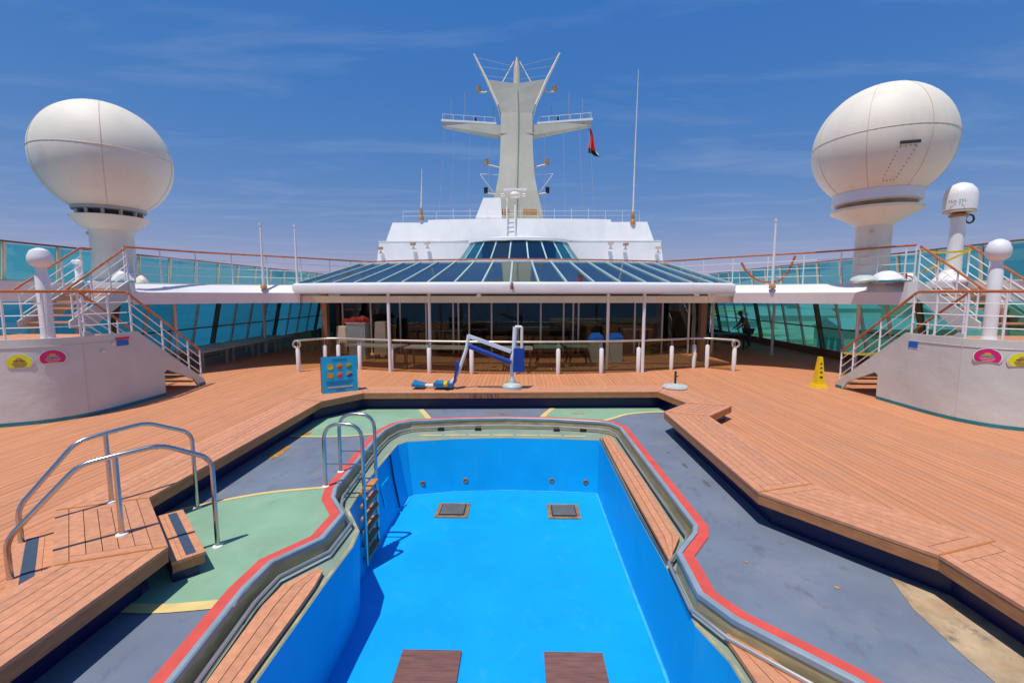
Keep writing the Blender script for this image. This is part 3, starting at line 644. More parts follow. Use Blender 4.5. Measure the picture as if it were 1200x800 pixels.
# mushroom vents on the landings
def vent(label, x, y, zb, h=1.6, k=1.0):
    t = thing('mushroom_vent', label, 'vent', (x, y, zb), 'mushroom vents')
    MB().lathe([(0.24 * k, 0), (0.24 * k, 0.03), (0.13 * k, 0.06), (0.12 * k, 0.12)], (x, y, zb), 20).build('base', 'white', t, True)
    MB().lathe([(0.115 * k, 0.05), (0.115 * k, h * 0.70), (0.09 * k, h * 0.74), (0.09 * k, h * 0.80)], (x, y, zb), 20).build('pipe', 'white', t, True)
    MB().lathe([(0.08 * k, h * .79), (0.17 * k, h * 0.82), (0.205 * k, h * 0.86), (0.20 * k, h * 0.91), (0.15 * k, h * 0.97), (0.06 * k, h * 0.995), (0.01, h)], (x, y, zb), 24).build('cap', 'white', t, True)
vent('tall white mushroom vent on the landing near the grab rails', -9.62, 9.35, ZD - 0.12, 1.96)
vent('tall white mushroom vent on the landing with yellow tape', 10.2, 9.75, ZD - 0.12, 2.14)
vent('small white mushroom vent on the upper deck by the radome column', -13.02, 13.6, ZU, 0.70, 0.7)

# yellow tapes
def tape(label, pts):
    line = [Vector(p) for p in pts]; mb = MB()
    a = [p + Vector((0, 0, 0.028)) for p in line]; b = [p - Vector((0, 0, 0.028)) for p in line]
    dn = Vector((0.002, 0.003, 0)); mb.loft([a, b, [p + dn for p in b], [p + dn for p in a], a])
    o = mb.build('barrier_tape', 'yellow'); o['label'] = label; o['category'] = 'tape'; o['group'] = 'yellow barrier tapes'
tape('yellow tape hanging level across the top of the upper stairs', [(XR(11.33), 13.15, 3.82), (XR(11.8), 13.15, 3.76), (XR(12.3), 13.15, 3.78), (XR(12.72), 13.15, 3.85)])
tape('yellow tape slanting down across the top of the upper stairs', [(XR(11.33), 13.12, 3.20), (XR(11.8), 13.12, 3.42), (XR(12.72), 13.12, 3.86)])
tape('yellow tape across the foot of the lower stairs at rail height', [(XR(9.1), 12.79, 0.98), (XR(9.6), 12.79, 0.94), (XR(10.25), 12.79, 0.98)])
tape('yellow tape sagging low across the foot of the lower stairs', [(XR(9.1), 12.75, 0.36), (XR(9.6), 12.75, 0.45), (XR(10.25), 12.75, 0.72)])

# ------------------------------------------------------------------ upper deck, both sides
FR = spline([(7.72, 16.30), (8.7, 15.95), (9.7, 15.25), (10.55, 14.25), (11.2, 13.25)], 5)
CO = (0.0, 32.6)
def cone_pt(ang, r, z): return (CO[0] + r * math.sin(ang), CO[1] - r * math.cos(ang), z)
for s in (-1, 1):
    X = lambda x: 0.1 * (1 if x < 13 else 0) + s * x
    ud = struct('upper_deck', (s * 12, 18, ZU))
    fr = [(X(x), y) for x, y in FR]
    inn = offset(fr, -0.30 if s > 0 else 0.30)
    if inn[5][1] < fr[5][1]: inn = offset(fr, 0.30 if s > 0 else -0.30)
    mb = MB(); mb.loft([z3(inn, ZU), z3(lerpl, 2.70)] if False else [z3(inn, ZU), z3(fr, 2.66)]); mb.build('fascia_top', 'white', ud, True)
    low = [lerp(a, b, 0.16) for a, b in zip(fr, inn)]
    mb = MB(); mb.loft([z3(fr, 2.66), z3(low, 2.30)]); mb.build('fascia', 'white', ud, True)
    mb = MB(); mb.loft([z3(low, 2.30), z3([lerp(a, b, 1.5) for a, b in zip(fr, inn)], 2.30)]); mb.build('soffit_trim', 'beige', ud)
    poly = [lerp(a, b, 0.9) for a, b in zip(fr, inn)]
    deckp = poly + [(X(11.25), 13.22), (X(12.8), 13.22), (X(12.8), 3.0), (s * 14.35, 3.0), (s * 14.35, 34), (X(7.75), 34)]
    MB().prism(deckp, 2.42, ZU - 0.004).build('slab', 'white', ud)
    ends = [inn[-1], fr[-1], low[-1]]
    MB().box(min(X(11.15), X(12.8)), max(X(11.15), X(12.8)), 13.17, 13.3, 2.36, ZU + 0.004).build('stair_head', 'white', ud)
    # rail on the upper deck edge
    lab = 'white rail with varnished teak cap along the upper deck ' + ('beside the small mushroom vent' if s < 0 else 'beside the small dome antenna')
    t = thing('deck_railing', lab, 'railing', (s * 9.5, 15.9, ZU), 'upper deck railings')
    rl = [(X(11.35), 13.22, ZU), (X(11.15), 13.55, ZU), (X(10.6), 14.6, ZU), (X(9.75), 15.7, ZU), (X(8.7), 16.75, ZU), (X(7.6), 17.9, ZU), (X(6.8), 18.85, ZU), (X(6.08), 19.52, ZU)]
    rl = [tuple(p) for p in spline(rl, 4)]
    hand(t, rl, 1.03); rails_between(t, rl, (0.26, 0.52, 0.78), 0.011)
    posts(t, rl[::3], 1.03, 0.02)
    # upper windscreen at the ship's side
    t = thing('windscreen', 'teal glass windscreen with beige frames along the upper deck edge ' + ('over the open sea' if s < 0 else 'over the quay'), 'windscreen', (s * 14.1, 18, ZU), 'upper deck windscreens')
    xw = s * 14.1; y = 5.0
    while y < 33.5:
        MB().slab([(xw, y + .06, ZU + 0.06), (xw, y + 1.44, ZU + .06), (xw - s * .12, y + 1.44, 4.02), (xw - s * .12, y + .06, 4.02)], 0.012).build('pane', 'teal_glass', t)
        MB().bar((xw, y, ZU), (xw - s * 0.13, y, 4.06), 0.10, 0.07, (0, 1, 0)).build('post', 'beige', t)
        MB().bar((xw + s * .0, y, ZU + 0.01), (xw - s * 0.45, y, ZU + 0.01), 0.05, 0.02).build('foot', 'beige', t)
        y += 1.5
    MB().bar((xw - s * 0.135, 5, 4.07), (xw - s * 0.135, 33.5, 4.07), 0.10, 0.05).build('cap_rail', 'brown', t)
    MB().bar((xw, 5, ZU + 0.03), (xw, 33.5, ZU + 0.03), 0.08, 0.06).build('sill', 'beige', t)
    # enclosing windows of the covered promenade below
    t = thing('promenade_windows', 'leaning tinted windows under the upper deck ' + ('facing the open sea' if s < 0 else 'facing the quay'), 'windows', (s * 13.2, 20, 0), 'promenade windows')
    z0, z1, xb_, xt = 0.32, 2.42, 13.2, 12.72
    MB().slab([(s * xb_, 8, 0), (s * xb_, 31, 0), (s * xb_, 31, z0), (s * xb_, 8, z0)], 0.12, (1, 0, 0)).build('sill', 'brown' if s > 0 else 'beige', t)
    y = 8.25; k = 0
    while y < 30.5:
        def PW(yy, z, d=0.0): f = (z - z0) / (z1 - z0); return (s * (xb_ + (xt - xb_) * f - d), yy, z)
        MB().slab([PW(y + .04, z0 + .02), PW(y + 1.21, z0 + .02), PW(y + 1.21, z1), PW(y + .04, z1)], 0.012).build('pane', 'side_glass', t)
        big = k % 4 == 1
        MB().bar(PW(y, z0, .02), PW(y, z1, .02), 0.17 if big else 0.07, 0.10, (0, 1, 0)).build('mullion', 'brown' if big else 'white', t)
        y += 1.25; k += 1
    MB().bar(PW(8.2, 1.22, .02), PW(30.6, 1.22, .02), 0.06, 0.05).build('transom', 'brown', t)
    # columns under the slab
    for (cx, cy) in ((11.72, 15.6), (11.25, 19.9), (8.65, 19.9)) if s > 0 else ((11.70, 15.6), (11.2, 20.2)):
        o = MB().lathe([(0.09, 0), (0.055, 0.03), (0.055, 2.42)], (s * cx, cy, 0), 14).build('deck_column', 'white', None, True)
        o['label'] = 'slim white column under the upper deck ' + ('by the foot of the sea side stairs' if (s < 0 and cy < 16) else 'near the sea side windows' if s < 0 else 'by the foot of the taped stairs' if cy < 16 else 'next to the standing person' if cx > 10 else 'near the end of the glass barrier')
        o['category'] = 'column'; o['group'] = 'slim deck columns'
    # aft bulkhead of the promenade
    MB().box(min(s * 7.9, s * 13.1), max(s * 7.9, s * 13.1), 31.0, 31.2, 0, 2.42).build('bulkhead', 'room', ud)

def pole(label, x, y, zt):
    t = thing('light_pole', label, 'light pole', (x, y, ZU - .12), 'white light poles')
    mb = MB(); mb.tube([(x, y, ZU - .12), (x, y, ZU + 0.5), (x, y, zt)], [0.05, 0.042, 0.032], 10); mb.build('pole', 'white', t, True)
    MB().lathe([(0.11, 0), (0.11, 0.08), (0.05, 0.16)], (x, y, ZU - .14), 14).build('base', 'orange_metal', t, True)
    mb = MB(); mb.tube([(x, y, zt), (x, y, zt + 0.09)], [0.05, 0.05], 8); mb.build('lamp_head', 'cream', t, True)
pole('white light pole at the roof edge, far from the canopy end', -8.72, 15.95, 4.98)
pole('white light pole at the roof edge, close to the canopy end', -7.75, 16.42, 5.0)
pole('white light pole at the roof edge by the curved brown tube', 8.95, 15.90, 5.05)
o = MB().tube(fillet([(8.15, 16.5, 3.72), (8.35, 16.4, 3.3), (8.75, 16.3, 3.03), (9.35, 16.3, 3.03), (9.6, 16.2, 3.3), (9.78, 16.1, 3.92)], 0.5, 8), 0.04, 8).build('curved_tube', 'varnish', None, True)
o['label'] = 'curved brown tube sagging behind a white light pole'; o['category'] = 'tube'

# ------------------------------------------------------------------ glass canopy and the lounge front
AN = R(2.86); NP = 18; A0 = -AN * NP / 2
can = thing('glass_canopy', 'fan shaped sloping glass roof with pale mullions and a white eave', 'canopy', (0, 15, 2.6))
RE, RT = 18.0, 14.8; ZE, ZT = 2.97, 3.86
for k in range(NP):
    a, b = A0 + k * AN, A0 + (k + 1) * AN
    MB().slab([cone_pt(a + .003, RE - .05, ZE), cone_pt(b - .003, RE - .05, ZE), cone_pt(b - .003, RT, ZT), cone_pt(a + .003, RT, ZT)], 0.012).build('pane', 'roof_glass', can)
for k in range(NP + 1):
    a = A0 + k * AN
    MB().bar(cone_pt(a, RE - .02, ZE + 0.012), cone_pt(a, RT - .02, ZT + 0.012), 0.06, 0.07).build('mullion', 'mullion', can)
def arc(r, z, n=60, ext=0.0): return [cone_pt(A0 - ext + (NP * AN + 2 * ext) * k / n, r, z) for k in range(n + 1)]
mb = MB(); mb.loft([arc(RE - .12, ZE + .02), arc(RE - .02, ZE + 0.03), arc(RE + .12, ZE - .02), arc(RE + .15, ZE - .08), arc(RE + .11, ZE - .32), arc(RE - .05, ZE - .34), arc(RE - .25, ZE - .28), arc(RE - .12, ZE + .02)]); mb.build('eave', 'white', can, True)
MB().box(-7.9, 8.0, 16.45, 16.65, 2.30, 2.545).build('beam', 'cream', can)
mb = MB(); mb.loft([arc(RT + .04, ZT + .04), arc(RT - .12, ZT + .04), arc(RT - .12, ZU), arc(RT - .02, ZU), arc(RT + .04, ZT + .04)]); mb.build('ridge_upstand', 'white', can)
for x in (-4.08, -2.85, 3.36, 4.42):
    y = CO[1] - math.sqrt((RE - (0.05 if abs(x) > 4 else 0.95)) ** 2 - x * x)
    mb = MB(); mb.tube([(x, y, 0), (x, y, 2.72)], 0.055, 12); mb.build('column', 'white', can, True)
mb = MB(); mb.tube([(0.05, 14.42, 2.95), (0.05, 14.30, 2.86), (0.05, 14.30, 2.76)], 0.05, 8); mb.build('floodlight', 'brown', can, True)
mb = MB(); mb.tube([(-1.1, 15.6, 2.7), (-1.1, 15.6, 2.5)], [0.03, 0.11], 10); mb.build('ceiling_lamp', 'cream', can, True)
# rail round the ridge
t = thing('ridge_railing', 'varnished teak rail curving above the glass canopy ridge', 'railing', (0, 18, ZU))
rr = [cone_pt(R(-25 + 50 * k / 40), RT - 0.35, ZU) for k in range(41)]
hand(t, rr, 1.03); rails_between(t, rr, (0.95,), 0.011); posts(t, rr[::4], 1.03, 0.02)
roof = struct('lounge_roof', (0, 24, ZU))
arcp = [cone_pt(A0 + NP * AN * k / 40, RT - .06, 0)[:2] for k in range(41)]
MB().prism(arcp + [(7.8, 34), (-7.7, 34)], 2.62, ZU - 0.01).build('slab', 'white', roof)
# lounge: door wall and a dim room behind
lg = thing('lounge_doors', 'dark glazed sliding doors of the lounge under the canopy', 'doors', (0, 20, 0))
DY = 20.0
MB().box(-7.6, 7.7, DY - .08, DY + .12, 2.28, 2.50).build('header', 'beige', lg)
for i in range(14):
    MB().box(-7.6 + i * 1.093 + .03, -7.6 + (i + 1) * 1.093 - .03, DY, DY + .015, 2.5, 2.62).build('transom_pane', 'door_glass', lg)
ms = [-7.55, -6.3, -5.0, -3.85, -2.65, -2.42, -1.95, -0.96, 0.2, 1.2, 2.2, 2.62, 2.85, 4.1, 5.3, 6.5, 7.65]
for a, b in zip(ms, ms[1:]): MB().box(a + .03, b - .03, DY, DY + .015, 0.05, 2.28).build('pane', 'door_glass', lg)
for a in ms: MB().box(a - .035, a + .035, DY - .03, DY + .05, 0, 2.28).build('mullion', 'alu', lg)
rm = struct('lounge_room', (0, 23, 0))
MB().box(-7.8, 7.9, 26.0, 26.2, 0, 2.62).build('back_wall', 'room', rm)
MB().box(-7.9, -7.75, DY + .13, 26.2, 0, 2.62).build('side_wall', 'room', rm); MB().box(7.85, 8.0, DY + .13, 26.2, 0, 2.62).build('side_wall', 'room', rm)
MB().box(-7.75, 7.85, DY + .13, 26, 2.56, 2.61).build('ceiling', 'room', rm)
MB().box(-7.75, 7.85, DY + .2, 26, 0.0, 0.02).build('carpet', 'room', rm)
for i, (x, w, h) in enumerate(((-6.4, 1.2, 1.1), (-3.3, 1.5, 0.8), (0.8, 1.8, 1.0), (3.6, 1.2, 1.4), (6.0, 1.4, 0.9))):
    t = thing('lounge_cabinet', ('low dim cabinet in the lounge, next to the white cabinet side', 'lowest dim cabinet in the lounge, behind the long white table', 'wide dim cabinet in the lounge, behind the pool lift', 'tall dim cabinet in the lounge, behind the blue lidded bins', 'dim cabinet in the lounge, next to the column near the barrier end')[i], 'cabinet', (x, 22.5, 0), 'cabinets in the lounge')
    MB().box(x - w / 2, x + w / 2, 22.2, 22.8, 0.02, h).build('body', 'brown', t)
    MB().box(x - w / 2 - .03, x + w / 2 + .03, 22.17, 22.83, h + .001, h + .04).build('top', 'alu', t)
for s in (-1, 1):   # brown pillars at the canopy ends
    o = MB().box(s * 7.35 - .11, s * 7.35 + .11, 17.6, 17.85, 0, 2.62).build('pillar', 'brown'); o['label'] = 'square brown pillar under the canopy ' + ('by the white cabinet' if s < 0 else 'near the blue lidded bins'); o['category'] = 'pillar'; o['group'] = 'brown pillars'

# ------------------------------------------------------------------ house and mast
hs = thing('bridge_house', 'white stepped deckhouse with sloping walls below the mast', 'deckhouse', (0.2, 31, ZU))
def frust(x0, x1, y0, z0, X0, X1, Y0, z1, yb, name, m='white', par=None):
    vs = [(x0, y0, z0), (x1, y0, z0), (x1, yb, z0), (x0, yb, z0), (X0, Y0, z1), (X1, Y0, z1), (X1, yb, z1), (X0, yb, z1)]
    return MB().add(vs, [(3, 2, 1, 0), (4, 5, 6, 7), (0, 1, 5, 4), (1, 2, 6, 5), (2, 3, 7, 6), (3, 0, 4, 7)]).build(name, m, par)
frust(-8.75, 9.15, 28.0, ZU, -8.4, 8.8, 28.3, 5.80, 36, 'lower_tier', par=hs)
MB().box(-8.45, 8.85, 28.28, 36, 5.801, 5.86).build('tier_ledge', 'white', hs)
frust(-8.05, 8.45, 28.5, 5.86, -7.7, 8.1, 28.85, 7.05, 36, 'upper_tier', par=hs)
bay = [(-5.6, 28.60), (-4.6, 28.42), (-3.2, 28.28), (0.2, 28.15), (3.6, 28.28), (5.0, 28.42), (6.0, 28.60)]
mb = MB(); mb.loft([z3([(x, y) for x, y in bay], 5.87), z3([(x * .98, y + .35) for x, y in bay], 7.22), z3([(x * .98, y + 3) for x, y in bay], 7.26)]); mb.build('bay', 'white', hs)
br = [(0.2 + 3.55 * math.sin(R(a)), 26.6 - 2.1 * math.cos(R(a))) for a in range(-80, 81, 8)]
bt = [(0.2 + 2.7 * math.sin(R(a)), 26.9 - 1.8 * math.cos(R(a))) for a in range(-80, 81, 8)]
dm = thing('wheel_window_bay', 'curved band of dark teal windows in front of the deckhouse', 'window bay', (0.2, 24.5, ZU))
mb = MB(); mb.loft([z3(br, ZU), z3(br, 4.45)]); mb.build('base_wall', 'white', dm, True)
cap = [(0.2 + 2.95 * math.sin(R(a)), 26.9 - 2.0 * math.cos(R(a))) for a in range(-80, 81, 8)]
mb = MB(); mb.loft([z3(cap, 5.52), z3(cap, 5.66), z3([lerp(p, (0.2, 28.2), 0.35) for p in cap], 5.86), z3([lerp(p, (0.2, 28.6), 0.9) for p in cap], 5.9)]); mb.build('roof_cap', 'white', dm, True)
for k in range(9):
    a0, a1 = R(-76 + k * 152 / 9), R(-76 + (k + 1) * 152 / 9)
    def Bp(a, z, g=0): f = (z - 4.45) / 1.07; rx = 3.55 - 0.75 * f; ry = 2.1 - 0.25 * f; return (0.2 + rx * math.sin(a), 26.6 + .3 * f - ry * math.cos(a), z)
    MB().slab([Bp(a0 + .01, 4.47), Bp(a1 - .01, 4.47), Bp(a1 - .01, 5.51), Bp(a0 + .01, 5.51)], 0.02).build('pane', 'dome_glass', dm)
    MB().bar(Bp(a0, 4.44), Bp(a0, 5.53), 0.07, 0.07, (0, 1, 0)).build('mullion', 'mullion', dm)
MB().bar(Bp(R(76), 4.44), Bp(R(76), 5.53), 0.07, 0.07, (0, 1, 0)).build('mullion', 'mullion', dm)
MB().prism([(0.2 + 2.9 * math.sin(R(a)), 26.6 - 1.6 * math.cos(R(a))) for a in range(-80, 81, 10)], 4.2, 4.42).build('floor', 'room', dm)
mb = MB(); bi = [(0.2 + 2.2 * math.sin(R(a)), 27.2 - 1.4 * math.cos(R(a))) for a in range(-80, 81, 8)]; mb.loft([z3(bi, 4.42), z3(bi, 5.55)]); mb.build('inner_wall', 'room', dm)
# small fittings on the house front
for i, (x, z) in enumerate(((-8.2, 5.05), (-5.35, 5.35), (-6.2, 5.3), (5.7, 5.3), (6.6, 5.25), (8.55, 5.05))):
    t = thing('deckhouse_lamp', 'small floodlight on the deckhouse front, ' + ('at the end above the first light poles', 'nearest the curved window bay away from the flag', 'between wall end and window bay, away from the flag', 'nearest the curved window bay under the flag', 'between the window bay and the tall whip antenna', 'at the end below the tall whip antenna')[i], 'floodlight', (x, 27.9, z), 'floodlights on the deckhouse')
    MB().box(x - .12, x + .12, 27.85, 28.2, z, z + .07).build('bracket', 'white', t)
    MB().box(x - .05, x + .05, 27.9, 27.96, z + .07, z + .3).build('stem', 'white', t)
    MB().bar((x - .17, 27.86, z + .32), (x + .15, 27.80, z + .34), .12, .15).build('lamp_head', 'beige' if i % 2 else 'orange_metal', t)
# railing stanchions along the house top
t = thing('deckhouse_railing', 'thin white stanchion railing along the deckhouse roof', 'railing', (0.2, 29.3, 7.25))
for k in range(15):
    x = -7.2 + k * 1.07; zb = 7.05 if abs(x - .2) > 5 else 7.26
    mb = MB(); mb.tube([(x, 29.5, zb), (x, 29.5, zb + .75)], 0.014, 6); mb.build('post', 'white', t, True)
for h in (7.55, 7.85):
    mb = MB(); mb.tube([(-7.2, 29.5, h), (7.8, 29.5, h)], 0.006, 5); mb.build('guard_rail', 'white', t, True)

MY = 33.0
ms_ = thing('mast', 'grey ship mast with flared head, horns and two cross arms', 'mast', (0, MY, 7.3))
sec = [(1.95, 7.3), (1.75, 8.4), (1.42, 9.9), (1.20, 11.2), (1.12, 12.6), (1.08, 14.0), (1.07, 15.6), (1.22, 16.1), (1.62, 17.0), (2.02, 17.95)]
def ring(hw, z, hd): return [(-hw, MY - hd, z), (0, MY - hd - .12, z), (hw, MY - hd, z), (hw, MY + hd, z), (-hw, MY + hd, z)]
rings = [ring(w, z, max(.55, min(1.3, 1.5 - (z - 7.3) * .12))) for w, z in sec]
rings[-1][1] = (0, rings[-1][1][1], 17.6)
mb = MB(); mb.loft(rings, True); mb.add(rings[-1], [(0, 1, 2, 3, 4)]); mb.build('trunk', 'mast', ms_)
for z in (11.1, 9.7, 14.1): MB().box(-1.3, 1.3, MY - 1.42 + (z - 7.3) * .1, MY - 1.28 + (z - 7.3) * .1, z, z + .03).build('weld_seam', 'mast', ms_)
MB().bar((0, MY - 1.55, 8.6), (0, MY - .78, 17.5), .06, .04, (0, 1, 0)).build('cable_duct', 'mast', ms_)
for s in (-1, 1):
    mb = MB(); mb.tube([(s * 1.30, MY - .5, 16.2), (s * 2.02, MY - .5, 17.9), (s * 2.9, MY - .5, 19.75)], [.10, .10, .06], 8); mb.build('horn', 'cream', ms_, True)
    mb = MB(); mb.tube([(s * 1.05, MY, 15.2), (s * 1.35, MY - .5, 16.3), (s * 1.95, MY - .5, 17.7)], .05, 6); mb.build('pipe', 'white', ms_, True)
    vs = [(s * 1.0, MY - .45, 14.05), (s * 1.0, MY + .45, 14.05), (s * 5.15, MY - .3, 14.85), (s * 5.15, MY + .3, 14.85), (s * 1.0, MY - .45, 14.8), (s * 1.0, MY + .45, 14.8), (s * 5.15, MY - .3, 15.12), (s * 5.15, MY + .3, 15.12)]
    MB().add(vs, [(0, 2, 3, 1), (4, 5, 7, 6), (0, 4, 6, 2), (1, 3, 7, 5), (2, 6, 7, 3), (0, 1, 5, 4)]).build('cross_arm', 'mast', ms_)
    MB().bar((s * 1.4, MY - .32, 14.95), (s * 5.2, MY - .32, 15.22), .12, .14).build('arm_bulwark', 'white', ms_)
    for k in range(6):
        x = s * (1.5 + k * .72); z = 14.85 + k * .055
        mb = MB(); mb.tube([(x, MY - .3, z), (x, MY - .3, z + .55)], .018, 5); mb.build('arm_post', 'cream', ms_, True)
    mb = MB(); mb.tube([(s * 1.5, MY - .3, 15.40), (s * 5.1, MY - .3, 15.68)], .015, 5); mb.build('arm_rail', 'cream', ms_, True)
    for x, h in ((2.0 + .4 * s, 1.4), (3.6, 2.4), (4.55, 1.9), (5.0, 1.0)):
        mb = MB(); mb.tube([(s * x, MY, 14.9), (s * x, MY, 14.9 + h)], .022, 5); mb.build('whip_antenna', 'grey', ms_, True)
    mb = MB(); mb.tube([(s * 2.9, MY, 15.1), (s * 2.9, MY, 15.5)], [.12, .1], 8); mb.build('arm_lamp', 'black', ms_, True)
    # brackets with lamps lower on the trunk
    for z, rch, mm in ((17.3, 2.6, 'orange_metal'), (12.1, 2.1, 'orange_metal'), (10.05, 2.15, 'black')):
        rt = 1.9 if z > 17 else 1.2
        mb = MB(); mb.tube([(s * (rt - .15), MY - .3, z - .35 if z < 15 else z), (s * (rch - .35), MY - .3, z - .15), (s * rch, MY - .3, z - .1)], .06, 6); mb.build('lamp_bracket', 'beige', ms_, True)
        mb = MB(); mb.tube([(s * rch, MY - .3, z - .12), (s * rch, MY - .3, z + .3)], [.13, .15], 8); mb.build('lamp', mm, ms_, True)
    mb = MB(); mb.tube([(s * 1.25, MY, 9.6), (s * 1.75, MY - .2, 10.2), (s * 2.55, MY - .3, 11.35)], .03, 5); mb.build('strut', 'cream', ms_, True)
    mb = MB(); mb.tube([(s * 2.55, MY - .3, 11.35), (s * 1.15, MY, 11.35)], .02, 5); mb.build('strut', 'cream', ms_, True)
    for zz_, k in ((19.55, 1), (18.9, .8), (18.3, .55)):
        mb = MB(); mb.tube([(s * (2.02 + .88 * k), MY - .5, zz_), (s * .15, MY - .3, zz_ - .6 if k == 1 else zz_ - .25)], .016, 5); mb.build('head_stay', 'grey', ms_, True)
    mb = MB(); mb.tube([(s * .95, MY - .5, 17.8), (s * .2, MY - .1, 19.4)], .035, 5); mb.build('head_strut', 'cream', ms_, True)
    for x in (1.9, 3.2, 4.3, 5.0):
        mb = MB(); mb.tube([(s * x, MY - .2, 14.8), (s * (x - .2 + .1 * x), MY - 1.5, 7.4)], .009, 4); mb.build('halyard', 'grey', ms_, True)
mb = MB(); mb.tube([(0, MY - .3, 17.2), (0, MY - .3, 18.9), (0, MY - .3, 19.6)], [.28, .2, .04], 10); mb.build('top_post', 'beige', ms_, True)
for x in (-.95, .95):
    MB().box(x - .5, x + .5, 30.6, 31.0, 8.0, 8.35).build('floodlight_bank', 'orange_metal', ms_)
# radar scanner in front of the mast
t = thing('radar_scanner', 'white radar scanner with domes on a ladder stand before the mast', 'radar', (0, 29.2, 7.46))
for x in (-.55, -.05): 
    mb = MB(); mb.tube([(x, 28.05, 5.9), (x, 28.35, 7.5), (x, 28.6, 8.5)], .045, 6); mb.build('stand_leg', 'white', t, True)
for k in range(5): MB().bar((-.55, 28.08 + k * .06, 6.1 + k * .34), (-.05, 28.08 + k * .06, 6.1 + k * .34), .035, .035).build('stand_rung', 'white', t)
MB().lathe([(.02, 0), (.28, .06), (.34, .2), (.26, .36), (.02, .42)], (-.05, 28.6, 8.45), 16).build('dome', 'cream', t, True)
MB().bar((-.75, 28.5, 8.95), (.65, 28.5, 8.95), .14, .14).build('scanner_bar', 'white', t)
for x in (-.8, .5): MB().lathe([(.02, 0), (.16, .04), (.18, .12), (.02, .2)], (x, 28.4, 8.5), 12).build('small_dome', 'cream', t, True)
frust(-2.6, -.9, 29.6, 7.4, -2.1, -1.0, 29.9, 8.75, 31, 'equipment_box', 'white', t)
# whips
def whip(label, x, y, z0, z1):
    t = thing('whip_antenna', label, 'antenna', (x, y, z0), 'whip antennas on the deckhouse')
    mb = MB(); mb.tube([(x, y, z0 + .7), (x + .03, y, (z0 + z1) / 2), (x + .1, y, z1)], [.05, .035, .014], 7); mb.build('rod', 'cream', t, True)
    MB().lathe([(.16, 0), (.16, .2), (.09, .3), (.12, .45), (.06, .75)], (x, y, z0), 10).build('mount', 'orange_metal', t, True)
whip('tall white whip antenna on the deckhouse roof near the flag', 7.2, 28.8, 6.9, 15.9)
whip('short whip antenna at the deckhouse roof corner away from the flag', -5.9, 28.9, 7.2, 10.3)
# flag
fg = thing('flag', 'small limp red, black, white and green flag hanging from the cross arm', 'flag', (5.05, MY - .2, 13.0))
def fold(u, v):  # hoist along v, fly along u
    return (4.95 + .12 * v * 1.0 + .10 * math.sin(v * 5) + u * .75 * (0.25 + .9 * v ** 3), MY - .2 + .1 * math.sin(u * 9 + v * 3), 14.6 - 1.75 * v - u * .35 * v)
def fpatch(name, m, u0, u1, v0, v1):
    L = [[fold(u0 + (u1 - u0) * i / 6, v0 + (v1 - v0) * j / 12) for i in range(7)] for j in range(13)]
    mb = MB(); mb.loft(L); mb.loft([[(p[0], p[1] + .012, p[2]) for p in l] for l in L]); mb.build(name, m, fg, True)
fpatch('red_band', 'flag_red', 0, 1, 0, .78); fpatch('black_band', 'black', 0, .85, .78, 1.0); fpatch('white_band', 'white', .85, 1.15, .80, .93); fpatch('green_band', 'flag_green', .85, 1.1, .93, 1.0)
mb = MB(); mb.tube([(4.93, MY - .2, 14.85), (4.95, MY - .2, 12.9)], .012, 5); mb.build('halyard', 'grey', fg, True)

for root in (ms_, fg):          # the upper works taper towards their real height
    for o in root.children:
        for v in o.data.vertices: v.co.z = v.co.z * 0.928 + 0.41

